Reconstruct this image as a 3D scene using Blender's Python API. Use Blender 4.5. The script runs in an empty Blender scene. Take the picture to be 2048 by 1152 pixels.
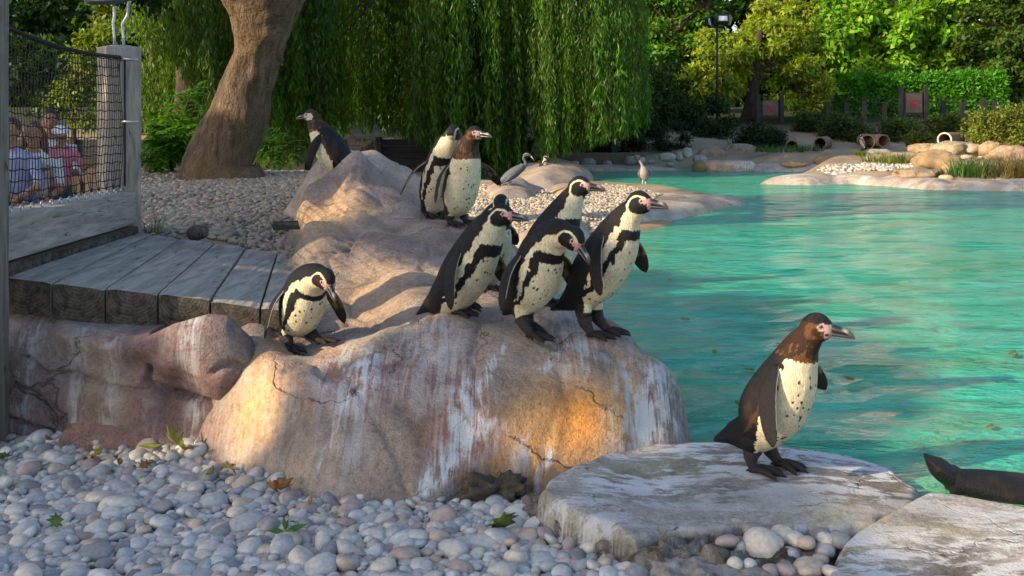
import bpy, math, random
import numpy as np
from mathutils import Vector, Matrix
random.seed(7); np.random.seed(7)
RG = np.random.default_rng(11)
S = bpy.context.scene
# ---------------------------------------------------------------- camera
CAMZ, FPX, CX, HY = 1.30, 1991.0, 1024.0, 230.0
cd = bpy.data.cameras.new('camera'); cam = bpy.data.objects.new('camera', cd)
S.collection.objects.link(cam); S.camera = cam
cd.sensor_width = 36; cd.lens = 35; cd.clip_start = 0.05; cd.clip_end = 600
cd.shift_y = -(576.0-HY)/2048.0
cam.location = (0, 0, CAMZ); cam.rotation_euler = (math.radians(90), 0, 0)
# ---------------------------------------------------------------- light
SUN_E = math.radians(24.0); SUN_A = math.radians(29.0)      # light runs towards +X, +Y
LD = np.array([math.cos(SUN_E)*math.cos(SUN_A), math.cos(SUN_E)*math.sin(SUN_A), -math.sin(SUN_E)])
W = bpy.data.worlds.new('World'); S.world = W; W.use_nodes = True
nt = W.node_tree; bg = nt.nodes['Background']
sky = nt.nodes.new('ShaderNodeTexSky'); sky.sky_type = 'NISHITA'; sky.sun_disc = False
sky.sun_elevation = SUN_E; sky.sun_rotation = math.atan2(-LD[0], -LD[1]); sky.air_density = 1.0; sky.dust_density = 1.5
nt.links.new(sky.outputs[0], bg.inputs[0]); bg.inputs[1].default_value = 0.15
sl = bpy.data.lights.new('sun', 'SUN'); sl.energy = 4.2; sl.angle = math.radians(0.6); sl.color = (1.0, 0.78, 0.50)
so = bpy.data.objects.new('sun', sl); S.collection.objects.link(so)
so.rotation_euler = Vector(LD.tolist()).to_track_quat('-Z', 'Y').to_euler(); so.location = (-10, -6, 8)
S.view_settings.view_transform = 'Standard'; S.view_settings.look = 'None'
S.view_settings.exposure = 1.05; S.view_settings.gamma = 1.0
S.render.engine = 'CYCLES'
S.cycles.max_bounces = 6; S.cycles.transparent_max_bounces = 8
# ---------------------------------------------------------------- helpers
def P(px, py, Y): return np.array([(px-CX)/FPX*Y, Y, CAMZ-(py-HY)/FPX*Y])
def G(px, py, z=0.0):
    Y = (CAMZ-z)*FPX/(py-HY); return np.array([(px-CX)/FPX*Y, Y, z])
def link(o, parent=None):
    S.collection.objects.link(o)
    if parent is not None: o.parent = parent
    return o
def tag(o, label=None, cat=None, group=None, kind=None):
    if label: o['label'] = label
    if cat: o['category'] = cat
    if group: o['group'] = group
    if kind: o['kind'] = kind
    return o
def empty(name, loc=(0, 0, 0), rz=0.0, parent=None):
    o = bpy.data.objects.new(name, None); o.location = loc; o.rotation_euler = (0, 0, rz)
    o.empty_display_size = 0.1
    return link(o, parent)
def mesh(name, verts, faces, m, parent=None, col=None, smooth=True, local=None):
    """verts Nx3, faces: list or (quads array) ; col Nx4 point colours"""
    me = bpy.data.meshes.new(name)
    v = np.asarray(verts, dtype=np.float32)
    if isinstance(faces, np.ndarray):
        k = faces.shape[1]; n = faces.shape[0]
        me.vertices.add(len(v)); me.vertices.foreach_set('co', v.ravel())
        me.loops.add(n*k); me.loops.foreach_set('vertex_index', faces.astype(np.int32).ravel())
        me.polygons.add(n); me.polygons.foreach_set('loop_start', np.arange(0, n*k, k, dtype=np.int32))
        me.polygons.foreach_set('loop_total', np.full(n, k, dtype=np.int32))
    else:
        me.from_pydata(v.tolist(), [], faces)
    if col is not None:
        c = np.ones((len(v), 4), dtype=np.float32); c[:, :col.shape[1]] = col
        a = me.attributes.new('Col', 'FLOAT_COLOR', 'POINT'); a.data.foreach_set('color', c.ravel())
    me.update(calc_edges=True); me.validate()
    if smooth: me.polygons.foreach_set('use_smooth', np.ones(len(me.polygons), dtype=bool))
    me.materials.append(m)
    o = bpy.data.objects.new(name, me)
    return link(o, parent)
class MB:
    """collects pieces into one mesh"""
    def __init__(s): s.v = []; s.f = []; s.n = 0; s.c = []
    def add(s, v, f, c=None):
        v = np.asarray(v, float); s.v.append(v); s.f += [tuple(int(i)+s.n for i in q) for q in f]; s.n += len(v)
        s.c.append(np.tile(np.array(c if c is not None else (1, 1, 1, 1), float), (len(v), 1)) if c is None or np.ndim(c) == 1 else np.asarray(c, float))
        return s
    def box(s, c, d, rz=0, c4=None, tilt=0, jit=0):
        x, y, z = [k/2 for k in d]
        v = np.array([[a*x, b*y, e*z] for a in (-1, 1) for b in (-1, 1) for e in (-1, 1)])
        if jit: v = v+RG.normal(0, jit, v.shape)
        if tilt: v = v@np.array(Matrix.Rotation(tilt, 3, 'X')).T
        v = v@np.array(Matrix.Rotation(rz, 3, 'Z')).T+np.array(c)
        return s.add(v, [(0, 1, 3, 2), (4, 6, 7, 5), (0, 4, 5, 1), (2, 3, 7, 6), (0, 2, 6, 4), (1, 5, 7, 3)], c4)
    def tube(s, pts, r, n=8, c4=None, cap=True):
        v, f = tube(pts, r, n, cap); return s.add(v, f, c4)
    def build(s, name, m, parent=None, smooth=True, bevel=0):
        v = np.concatenate(s.v); o = mesh(name, v, s.f, m, parent, np.concatenate(s.c), smooth)
        if bevel:
            b = o.modifiers.new('bevel', 'BEVEL'); b.width = bevel; b.segments = 2; b.limit_method = 'ANGLE'
        return o
def frames(p):
    t = np.gradient(p, axis=0); t /= np.linalg.norm(t, axis=1)[:, None]+1e-9
    up = np.array([0, 0, 1.0]) if abs(t[0, 2]) < .9 else np.array([1.0, 0, 0])
    a = []; b = []
    n = np.cross(t[0], up); n /= np.linalg.norm(n)
    for i in range(len(p)):
        n = n-t[i]*np.dot(n, t[i]); n /= np.linalg.norm(n); a.append(n); b.append(np.cross(t[i], n))
    return t, np.array(a), np.array(b)
def tube(pts, r, n=8, cap=True):
    p = np.asarray(pts, float); r = np.broadcast_to(np.asarray(r, float), (len(p),))
    t, a, b = frames(p); th = np.linspace(0, 2*np.pi, n, endpoint=False)
    v = (p[:, None]+r[:, None, None]*(np.cos(th)[None, :, None]*a[:, None]+np.sin(th)[None, :, None]*b[:, None])).reshape(-1, 3)
    f = [(i*n+j, i*n+(j+1) % n, (i+1)*n+(j+1) % n, (i+1)*n+j) for i in range(len(p)-1) for j in range(n)]
    if cap: f += [tuple(range(n))[::-1], tuple((len(p)-1)*n+j for j in range(n))]
    return v, f
def spline(pts, m):
    """Catmull-Rom through rows (any width), m samples per span; also returns continuous index"""
    p = np.asarray(pts, float); q = np.vstack([2*p[0]-p[1], p, 2*p[-1]-p[-2]]); out = []; idx = []
    for i in range(len(p)-1):
        for k in range(m):
            t = k/m; a, b, c, d = q[i], q[i+1], q[i+2], q[i+3]
            out.append(.5*((2*b)+(-a+c)*t+(2*a-5*b+4*c-d)*t*t+(-a+3*b-3*c+d)*t**3)); idx.append(i+t)
    out.append(p[-1]); idx.append(len(p)-1)
    return np.array(out), np.array(idx)
def _h(ix, iy, iz):
    n = (ix*374761393+iy*668265263+iz*2147483647+1013904223) & 0xffffffff
    n = (n ^ (n >> 13))*1274126177 & 0xffffffff
    return ((n ^ (n >> 16)) & 0xffff)/65535.0
def vnoise(x, y, z):
    x, y, z = np.broadcast_arrays(np.asarray(x, float), np.asarray(y, float), np.asarray(z, float))
    ix, iy, iz = np.floor(x).astype(np.int64), np.floor(y).astype(np.int64), np.floor(z).astype(np.int64)
    fx, fy, fz = x-ix, y-iy, z-iz; fx = fx*fx*(3-2*fx); fy = fy*fy*(3-2*fy); fz = fz*fz*(3-2*fz)
    r = 0
    for a in (0, 1):
        for b in (0, 1):
            for c in (0, 1):
                r = r+_h(ix+a, iy+b, iz+c)*(fx if a else 1-fx)*(fy if b else 1-fy)*(fz if c else 1-fz)
    return r
def fbm(x, y, z=0.0, o=4):
    r = 0; a = .5; x = np.asarray(x, float); y = np.asarray(y, float); z = np.asarray(z, float)
    for i in range(o):
        r = r+a*(vnoise(x+i*17.3, y+i*9.1, z+i*4.7)-.5)*2; x = x*2.03; y = y*2.03; z = z*2.03; a *= .5
    return r
def sstep(a, b, x):
    t = np.clip((x-a)/(b-a), 0, 1); return t*t*(3-2*t)
def mixc(a, b, t): t = np.asarray(t)[..., None]; return np.asarray(a)*(1-t)+np.asarray(b)*t
class RBF:
    def __init__(s, pts, vals, lam=1e-4):
        s.p = np.asarray(pts, float); v = np.asarray(vals, float); n = len(s.p)
        d = np.linalg.norm(s.p[:, None]-s.p[None], axis=2); A = np.zeros((n+3, n+3))
        A[:n, :n] = s.k(d)+lam*np.eye(n); A[:n, n] = 1; A[:n, n+1:] = s.p; A[n, :n] = 1; A[n+1:, :n] = s.p.T
        s.w = np.linalg.solve(A, np.concatenate([v, [0, 0, 0]]))
    def k(s, d): return -np.sqrt(d*d+.0016)
    def __call__(s, x, y):
        x = np.asarray(x, float); sh = x.shape; q = np.stack([x.ravel(), np.asarray(y, float).ravel()], 1); out = []
        n = len(s.p)
        for c in range(0, len(q), 20000):
            b = q[c:c+20000]; d = np.linalg.norm(b[:, None]-s.p[None], axis=2)
            out.append(s.k(d)@s.w[:n]+s.w[n]+b@s.w[n+1:])
        return np.concatenate(out).reshape(sh)
def poly_sd(x, y, poly):
    """signed distance to polygon, negative inside"""
    x = np.asarray(x, float); y = np.asarray(y, float); d = np.full(x.shape, 1e9); ins = np.zeros(x.shape, bool)
    n = len(poly)
    for i in range(n):
        ax, ay = poly[i][:2]; bx, by = poly[(i+1) % n][:2]; ex, ey = bx-ax, by-ay
        t = np.clip(((x-ax)*ex+(y-ay)*ey)/(ex*ex+ey*ey+1e-12), 0, 1)
        d = np.minimum(d, np.hypot(x-ax-t*ex, y-ay-t*ey))
        c = ((ay > y) != (by > y)) & (x < (bx-ax)*(y-ay)/((by-ay) if by != ay else 1e-12)+ax); ins ^= c
    return np.where(ins, -d, d)
def line_d(x, y, pl):
    d = np.full(np.shape(x), 1e9)
    for (ax, ay), (bx, by) in zip(pl[:-1], pl[1:]):
        ex, ey = bx-ax, by-ay; t = np.clip(((x-ax)*ex+(y-ay)*ey)/(ex*ex+ey*ey+1e-12), 0, 1)
        d = np.minimum(d, np.hypot(x-ax-t*ex, y-ay-t*ey))
    return d
def gridfaces(nu, nv, keep=None):
    i, j = np.meshgrid(np.arange(nu-1), np.arange(nv-1), indexing='ij')
    a = i*nv+j; f = np.stack([a, a+nv, a+nv+1, a+1], -1)
    return f[keep] if keep is not None else f.reshape(-1, 4)
def compact(v, f, c=None):
    u, inv = np.unique(f, return_inverse=True); return v[u], inv.reshape(f.shape), (c[u] if c is not None else None)
# ---------------------------------------------------------------- materials
class NT:
    def __init__(s, name):
        s.m = bpy.data.materials.new(name); s.m.use_nodes = True; s.t = s.m.node_tree; s.t.nodes.clear()
        s.out = s.n('ShaderNodeOutputMaterial')
    def n(s, typ, **k):
        nd = s.t.nodes.new(typ)
        for a, b in k.items(): setattr(nd, a, b)
        return nd
    def l(s, a, b): s.t.links.new(a, b)
    def setin(s, nd, i, v):
        if v is None: return
        if isinstance(v, bpy.types.NodeSocket): s.l(v, nd.inputs[i])
        else: nd.inputs[i].default_value = v
    def coord(s, kind='Object'): return s.n('ShaderNodeTexCoord').outputs[kind]
    def pos(s): return s.n('ShaderNodeNewGeometry').outputs['Position']
    def map(s, v, sc=(1, 1, 1), rot=(0, 0, 0)):
        m = s.n('ShaderNodeMapping'); s.l(v, m.inputs[0]); m.inputs['Scale'].default_value = sc; m.inputs['Rotation'].default_value = rot; return m.outputs[0]
    def noise(s, v, scale, det=4, rough=.55, dist=0, col=False):
        k = s.n('ShaderNodeTexNoise'); s.l(v, k.inputs['Vector']); k.inputs['Scale'].default_value = scale
        k.inputs['Detail'].default_value = det; k.inputs['Roughness'].default_value = rough; k.inputs['Distortion'].default_value = dist
        return k.outputs[1 if col else 0]
    def voro(s, v, scale, feat='F1', out=0):
        k = s.n('ShaderNodeTexVoronoi', feature=feat); s.l(v, k.inputs['Vector']); k.inputs['Scale'].default_value = scale; return k.outputs[out]
    def ramp(s, v, stops, interp='LINEAR'):
        r = s.n('ShaderNodeValToRGB'); s.l(v, r.inputs[0]); cr = r.color_ramp; cr.interpolation = interp
        while len(cr.elements) < len(stops): cr.elements.new(0.5)
        for e, (p, c) in zip(cr.elements, stops):
            e.position = p; e.color = (c, c, c, 1) if np.isscalar(c) else (*c[:3], 1)
        return r.outputs[0]
    def mix(s, f, a, b, mode='MIX'):
        k = s.n('ShaderNodeMix', data_type='RGBA', blend_type=mode); s.setin(k, 0, f)
        for i, v in ((6, a), (7, b)):
            if isinstance(v, (tuple, list)): v = (*v[:3], 1)
            s.setin(k, i, v)
        return k.outputs[2]
    def math(s, op, a, b=None, c=None, clamp=False):
        k = s.n('ShaderNodeMath', operation=op, use_clamp=clamp); s.setin(k, 0, a); s.setin(k, 1, b); s.setin(k, 2, c); return k.outputs[0]
    def attr(s, name='Col', out='Color'):
        a = s.n('ShaderNodeAttribute'); a.attribute_name = name; return a.outputs[out]
    def bump(s, h, strength=.3, dist=.01, nrm=None):
        b = s.n('ShaderNodeBump'); s.l(h, b.inputs['Height']); b.inputs['Strength'].default_value = strength; b.inputs['Distance'].default_value = dist
        if nrm is not None: s.l(nrm, b.inputs['Normal'])
        return b.outputs[0]
    def bsdf(s, col, rough=.8, nrm=None, spec=.5, metal=0, coat=0, sheen=0):
        b = s.n('ShaderNodeBsdfPrincipled')
        if isinstance(col, tuple): col = (*col[:3], 1)
        s.setin(b, 'Base Color', col); s.setin(b, 'Roughness', rough); b.inputs['Specular IOR Level'].default_value = spec
        b.inputs['Metallic'].default_value = metal; b.inputs['Coat Weight'].default_value = coat
        if nrm is not None: s.l(nrm, b.inputs['Normal'])
        return b.outputs[0]
    def done(s, sh): s.l(sh, s.out.inputs[0]); return s.m
def plain(name, col, rough=.7, metal=0, var=.25, scale=30, bump=.15, spec=.4):
    t = NT(name); v = t.coord(); n = t.noise(v, scale, 5)
    c = t.mix(t.ramp(n, [(.3, 0), (.7, 1)]), tuple(k*(1-var) for k in col), tuple(min(1, k*(1+var)) for k in col))
    return t.done(t.bsdf(c, rough, t.bump(n, bump, .005), spec, metal))
def rock_material(name, grain=.5, flat=False):
    """vertex colour gives the stone's own tint, alpha how much guano lies on it"""
    t = NT(name); v = t.pos(); base = t.attr(); al = t.attr(out='Alpha')
    n1 = t.noise(v, 5, 8, .62, .4); n2 = t.noise(v, 45, 6, .7); n3 = t.noise(v, 130, 4, .75)
    c = t.mix(1, base, t.ramp(n1, [(.25, (.62, .58, .58)), (.5, (1, 1, 1)), (.75, (1.3, 1.24, 1.15))]), 'MULTIPLY')
    c = t.mix(1, c, t.ramp(n2, [(.25, (.5, .5, .5)), (.5, (1.0, 1.0, 1.0)), (.75, (1.4, 1.38, 1.33))]), 'MULTIPLY')
    c = t.mix(.8, c, t.ramp(n3, [(.3, (.55, .55, .55)), (.55, (1.1, 1.1, 1.1))]), 'MULTIPLY')
    ev = t.n('ShaderNodeVectorMath', operation='MULTIPLY_ADD'); t.l(t.noise(v, 3.5, 5, .6, 0, True), ev.inputs[0]); ev.inputs[1].default_value = (.25, .25, .25); t.l(v, ev.inputs[2])
    ve = t.voro(ev.outputs[0], 1.3, 'DISTANCE_TO_EDGE'); ck = t.math('MULTIPLY', t.ramp(ve, [(.0, 1), (.006, 0)]), t.ramp(t.noise(v, 2.2, 3), [(.47, 0), (.58, 1)]))
    c = t.mix(t.math('MULTIPLY', ck, .75), c, (.045, .035, .03))
    # guano: runs streaked down the slope (towards -Y and down)
    st = t.noise(t.map(v, (34, 3.0, 4.0)), 1.0, 7, .68, 1.2); pt = t.noise(v, 9, 7, .68, .3)
    if flat: st = t.noise(t.map(v, (3.2, 8.5, 3)), 1.0, 8, .66, .5); pt = t.noise(t.map(v, (1, 2.2, 1)), 14, 6, .7, .3)
    g = t.math('MULTIPLY', t.ramp(t.math('ADD', t.math('MULTIPLY', st, .75 if flat else .6), t.math('MULTIPLY', pt, .35 if flat else .5)), [(.53, 0), (.58, 1)] if flat else [(.50, 0), (.62, 1)]), al)
    g2 = t.math('MULTIPLY', g, .85, clamp=True)
    c = t.mix(g2, c, (.55, .56, .585))
    pit = t.ramp(t.voro(v, 75), [(.0, 0), (.28, 1)]); h = t.math('ADD', t.math('ADD', t.math('MULTIPLY', n2, 1.0), t.math('MULTIPLY', pit, .22)), t.math('ADD', t.math('SUBTRACT', t.math('MULTIPLY', n1, 1.6), t.math('MULTIPLY', ck, 1.2)), t.math('MULTIPLY', n3, .5)))
    return t.done(t.bsdf(c, t.ramp(n2, [(.3, .62), (.7, .9)]), t.bump(h, grain*1.5, .02), .3))
def leaf_material(name, trans=.45, rough=.5):
    t = NT(name); c = t.attr()
    p = t.n('ShaderNodeBsdfPrincipled'); t.l(c, p.inputs['Base Color']); p.inputs['Roughness'].default_value = rough; p.inputs['Specular IOR Level'].default_value = .35
    tr = t.n('ShaderNodeBsdfTranslucent'); cc = t.mix(1, c, (1.5, 1.5, .5), 'MULTIPLY'); t.l(cc, tr.inputs[0])
    m = t.n('ShaderNodeMixShader'); m.inputs[0].default_value = trans; t.l(p.outputs[0], m.inputs[1]); t.l(tr.outputs[0], m.inputs[2])
    return t.done(m.outputs[0])
M_ROCK = rock_material('weathered_rock'); M_SLAB = rock_material('slab_rock', .35, True)
M_LEAF = leaf_material('leaf'); M_LEAFD = leaf_material('leaf_dense', .3)
def bark_material(name, c1, c2, sc=1):
    t = NT(name); v = t.coord(); n = t.noise(t.map(v, (6*sc, 6*sc, 1.6*sc)), 1.5, 8, .65, 1.0); n2 = t.noise(v, 40*sc, 4)
    w = t.voro(t.map(v, (9*sc, 9*sc, 2.5*sc)), 1.4, 'DISTANCE_TO_EDGE')
    c = t.mix(t.ramp(n, [(.3, 0), (.7, 1)]), c1, c2); c = t.mix(.6, c, t.ramp(n2, [(.3, .55), (.7, 1.15)]), 'MULTIPLY')
    h = t.math('ADD', t.math('MULTIPLY', n, 1.5), t.math('ADD', t.ramp(w, [(0, 0), (.12, .12)]), t.math('MULTIPLY', n2, .5)))
    ms = t.ramp(t.noise(v, 1.7, 6, .7), [(.52, 0), (.68, .7)]); c = t.mix(ms, c, (.16, .11, .035))
    return t.done(t.bsdf(c, .85, t.bump(h, 1.0, .07), .2))
M_BARK = bark_material('plane_bark', (.06, .040, .026), (.22, .155, .10)); M_BARKD = bark_material('dark_bark', (.035, .028, .02), (.09, .07, .05))
# ---------------------------------------------------------------- terrain
POOL = [G(2300, 1020, 0)[:2]*1.0, (1.72, 3.36), (1.40, 3.42), (1.2, 3.62), (.70, 3.85), (.50, 4.5), (.33, 5.5), (.2, 7.0), (.38, 9.0), (1.0, 10.2), (1.18, 10.5),
        (1.5, 10.8), (2.03, 12.0), (2.8, 13.3), (3.62, 15.0), (3.1, 16.6), (2.38, 17.8), (1.5, 18.2), (-.2, 18.5), (-.7, 20.5), (-.5, 22.9), (2.0, 22.9),
        (4.4, 23.5), (6.9, 23.3), (5.9, 21.3), (4.75, 19.4), (5.94, 19.3), (6.7, 18.6), (7.2, 17.4), (8.74, 17.1), (26, 17), (26, 3.0)]
POOL = [tuple(p) for p in POOL]; POOL[0] = (3.2, 3.1)
def ground_z(x, y):
    x = np.asarray(x, float); y = np.asarray(y, float)
    d = poly_sd(x, y, POOL)
    inside = -np.clip(-d*1.1, 0, .75)
    # land: flat pebbles near, mound behind the deck on the left, slope rising at the far side
    mound = sstep(-.3, -1.3, x+.10*(y-6))*sstep(5.45, 5.8, y+.5*sstep(-1.35, -1.2, x))*(.49+.14*sstep(-1.2, -2.0, x)*sstep(7.5, 6, y)+.14*sstep(6, 8, y)+.02*np.clip(y-5.5, 0, 5))*(1-sstep(10.2, 13.5, y))
    mound = mound*(1-sstep(-2.35, -2.6, x+.30*(y-5.5)))
    lower = -.45*sstep(-2.5, -2.8, x+.30*(y-5.5))*(1-sstep(12, 15, y))*sstep(3, 4, y)
    mid = .16*sstep(6, 9, y)*(1-sstep(20, 22.5, y))
    far = np.interp(y, [0, 23, 25, 28, 33, 38, 60], [0, 0, .28, .75, 1.22, 1.5, 2.2])
    far = far*sstep(23, 24.5, y)
    rl = sstep(4.5, 7, x-.0*y)*sstep(16.5, 18.5, y)
    right = rl*np.interp(y, [16, 19, 22, 25], [.05, .22, .36, .45])
    z = np.maximum(np.maximum(mound, mid), np.maximum(far, right))+lower
    z = z+.03*fbm(x*.8, y*.8, 3.0)*sstep(5, 8, y)
    z = z*sstep(0, .8+0*x, d)*(d > 0)+(-.02)*(d > 0)
    return np.where(d > 0, z, inside)
xs = np.unique(np.concatenate([np.arange(-3.5, 4, .07), np.linspace(4, 14, 90), np.linspace(-14, -3.5, 80), np.geomspace(14, 260, 26), -np.geomspace(14, 260, 26)]))
ys = np.unique(np.concatenate([np.linspace(-60, 1.5, 14), np.arange(1.5, 7, .07), np.linspace(7, 26, 200), np.linspace(26, 42, 50), np.geomspace(42, 400, 18)]))
XX, YY = np.meshgrid(xs, ys, indexing='ij'); ZZ = ground_z(XX, YY)
t = NT('ground_sand'); v = t.pos(); z = t.n('ShaderNodeSeparateXYZ'); t.l(v, z.inputs[0])
n1 = t.noise(v, 1.3, 8, .6, .3); n2 = t.noise(v, 60, 4, .7); n3 = t.voro(v, 22)
sand = t.mix(t.ramp(n1, [(.3, 0), (.7, 1)]), (.20, .15, .10), (.38, .30, .20))
sand = t.mix(.8, sand, t.ramp(n2, [(.3, .6), (.65, 1.15)]), 'MULTIPLY')
blue = t.mix(t.ramp(t.noise(v, 2.2, 4), [(.35, 0), (.65, 1)]), (.01, .26, .21), (.03, .40, .31))
zz = t.math('ADD', z.outputs[2], t.math('MULTIPLY', n1, .16))
stone = t.mix(t.ramp(n1, [(.4, 0), (.6, 1)]), (.30, .22, .10), (.42, .36, .24))
f1 = t.ramp(t.math('MULTIPLY', zz, -1), [(.02, 0), (.28, 1)])
yy = t.n('ShaderNodeSeparateXYZ'); t.l(v, yy.inputs[0]); sand = t.mix(t.ramp(t.math('MULTIPLY', t.math('ADD', yy.outputs[1], t.math('MULTIPLY', n1, 4.0)), .01), [(.295, 0), (.33, 1)]), sand, (.035, .04, .018))
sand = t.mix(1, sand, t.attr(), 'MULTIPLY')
cc = t.mix(t.attr(out='Alpha'), sand, t.mix(f1, stone, blue))
M_GROUND = t.done(t.bsdf(cc, .9, t.bump(t.math('ADD', n2, n3), .35, .02), .2))
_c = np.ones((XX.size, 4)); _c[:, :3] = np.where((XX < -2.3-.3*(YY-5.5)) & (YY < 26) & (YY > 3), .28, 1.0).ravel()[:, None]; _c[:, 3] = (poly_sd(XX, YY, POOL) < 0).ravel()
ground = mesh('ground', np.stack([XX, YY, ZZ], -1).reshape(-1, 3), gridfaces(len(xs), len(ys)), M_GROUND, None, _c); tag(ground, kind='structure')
# ---------------------------------------------------------------- water
t = NT('pool_water'); v = t.pos()
w1 = t.noise(t.map(v, (1.0, 2.2, 1), (0, 0, .22)), 2.0, 5, .55, .9); w2 = t.noise(t.map(v, (1.0, 2.4, 1), (0, 0, -.15)), 6.5, 4, .6, 1.2); w3 = t.noise(t.map(v, (1, 2, 1)), 30, 3, .6)
h = t.math('ADD', t.math('MULTIPLY', w1, 1.0), t.math('ADD', t.math('MULTIPLY', w2, .55), t.math('MULTIPLY', w3, .12)))
nr = t.bump(h, 1.0, .085)
turb = t.mix(t.ramp(h, [(.58, 0), (.88, 1)]), (.0, .33, .26), (.07, .74, .53))  # diffuse tint grows lighter with ripple height, imitating refracted light
cl = t.mix(t.ramp(t.noise(t.map(v, (.5, 1.4, 1)), 1.2, 5, .6), [(.35, 0), (.7, 1)]), turb, (.10, .48, .24))
df = t.n('ShaderNodeBsdfDiffuse'); t.l(cl, df.inputs[0]); t.l(nr, df.inputs['Normal'])
tp = t.n('ShaderNodeBsdfTransparent'); tp.inputs[0].default_value = (.45, .88, .80, 1)
m1 = t.n('ShaderNodeMixShader'); m1.inputs[0].default_value = .38; t.l(df.outputs[0], m1.inputs[1]); t.l(tp.outputs[0], m1.inputs[2])
gl = t.n('ShaderNodeBsdfGlossy'); gl.inputs['Roughness'].default_value = .03; t.l(nr, gl.inputs['Normal'])
fr = t.n('ShaderNodeFresnel'); fr.inputs[0].default_value = 1.33; t.l(t.bump(h, .6, .05), fr.inputs['Normal'])
m2 = t.n('ShaderNodeMixShader'); t.l(fr.outputs[0], m2.inputs[0]); t.l(m1.outputs[0], m2.inputs[1]); t.l(gl.outputs[0], m2.inputs[2])
M_WATER = t.done(m2.outputs[0])
wp = []
cx_, cy_ = 8.0, 12.0
gx = np.linspace(-1.2, 26.5, 180); gy = np.linspace(2.9, 24.2, 160)
WX, WY = np.meshgrid(gx, gy, indexing='ij')
cxm = (WX[:-1, :-1]+WX[1:, 1:])/2; cym = (WY[:-1, :-1]+WY[1:, 1:])/2
keep = poly_sd(cxm, cym, POOL) < .22
# swell makes real geometry of the larger ripples
WZ = .0+.006*fbm(WX*2.1, WY*4.0, 1.0, 3)
f = gridfaces(len(gx), len(gy), keep); vv, f, _ = compact(np.stack([WX, WY, WZ], -1).reshape(-1, 3), f)
water = mesh('water', vv, f, M_WATER); tag(water, kind='structure')
# ================================================================ rocks
def edges_solid(V, nu, nv, zb):
    return V
def rock_color(X, Y, Z, seed=0, warm=.5, red=.3, guano=.5, tone=1.0):
    n = fbm(X*2.3+seed, Y*2.3, Z*2.3, 5); m = fbm(X*1.1, Y*1.1+seed, Z*1.5+5, 4)
    c = mixc((.30, .255, .225), (.40, .33, .26), sstep(-.25, .3, n))
    c = mixc(c, (.26, .165, .14), sstep(.05, .35, m)*red*1.4)
    c = mixc(c, (.46, .29, .14), sstep(.0, .4, -m+.3*n)*warm)
    a = np.clip(guano*(.55+1.2*fbm(X*1.7+seed, Y*1.7, Z+9, 4)), 0, 1)
    return np.concatenate([c*tone, a[..., None]], -1)
def heightrock(name, x0, x1, y0, y1, res, zf, m=M_ROCK, col=None, parent=None, zmin=-.12, floor=None):
    gx = np.arange(x0, x1, res); gy = np.arange(y0, y1, res); X, Y = np.meshgrid(gx, gy, indexing='ij')
    Z, keep = zf(X, Y)
    k = keep[:-1, :-1] | keep[1:, :-1] | keep[:-1, 1:] | keep[1:, 1:]
    f = gridfaces(len(gx), len(gy), k)
    C = (col or rock_color)(X, Y, Z).reshape(-1, 4)
    v, f, C = compact(np.stack([X, Y, Z], -1).reshape(-1, 3), f, C)
    return mesh(name, v, f, m, parent, C)
def shelf(name, label, outline, top, edge=.12, bottom=-.25, res=.05, lump=.04, seed=0, cat='rock', m=None, colf=None, tilt=None, pw=2.2, group=None, creases=(), jag=0):
    poly = [tuple(p[:2]) for p in outline]; a = np.array(poly)
    def zf(X, Y):
        j = lump*1.5*fbm(X/max(edge, .05)*.35+seed, Y/max(edge, .05)*.35, seed*1.0, 3)
        if jag: j = j+jag*fbm(X*9, Y*9, 2.0, 4)*sstep(3.35, 3.15, Y)
        d = -(poly_sd(X, Y, poly)+j)
        tz = top(X, Y) if callable(top) else top+0*X
        tz = tz+lump*fbm(X*1.3+seed, Y*1.3, seed, 4)
        e = np.clip(d/edge, 0, 1); prof = (1-(1-e)**pw)**(1/pw)
        Z = bottom+(tz-bottom)*prof
        for c, w, dp in creases: Z = Z-dp*np.exp(-(line_d(X, Y, c)/w)**2)
        return Z, d > -res
    o = heightrock(name, a[:, 0].min()-.1, a[:, 0].max()+.1, a[:, 1].min()-.1, a[:, 1].max()+.1, res, zf, m or M_SLAB,
                   colf or (lambda X, Y, Z: rock_color(X, Y, Z, seed)))
    return tag(o, label, cat, group)
# ---- the great outcrop the penguins stand on
pts = []
def ctl(*a):
    for px, py, Y in a:
        p = P(px, py, Y); pts.append(tuple(p))
def low(z, *a):
    for px, py in a: p = G(px, py, 0.02); pts.append((p[0], p[1]-.03, z))
low(-.12, (405, 940), (480, 962), (545, 968), (590, 1000), (650, 1010), (710, 1015), (780, 1015), (850, 1012), (930, 1005), (1000, 1000), (1080, 990), (1180, 960), (1300, 935))
for x, y in ((.715, 3.72), (.73, 3.9), (.72, 4.05), (.66, 4.3), (.55, 4.7), (.42, 5.2), (.36, 6), (.2, 6.9), (-.1, 7.9), (-.5, 8.4)): pts.append((x, y, -.15))
for x, y in ((-1.15, 8.0), (-1.50, 7.8), (-1.575, 7.3), (-1.45, 6.75), (-1.375, 6.3), (-1.30, 5.95), (-1.245, 5.6), (-1.175, 5.2)): pts.append((x, y, .45))
for x, y in ((-1.17, 4.9), (-1.2, 4.6), (-1.30, 4.3), (-1.35, 4.0)): pts.append((x, y, .30))
pts += [(-1.22, 3.84, .02), (-1.20, 3.70, -.1)]
ctl((1250, 893, 3.60), (1250, 850, 3.63), (1250, 800, 3.67), (1250, 750, 3.75), (1250, 710, 3.86), (1245, 682, 3.98))
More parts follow.
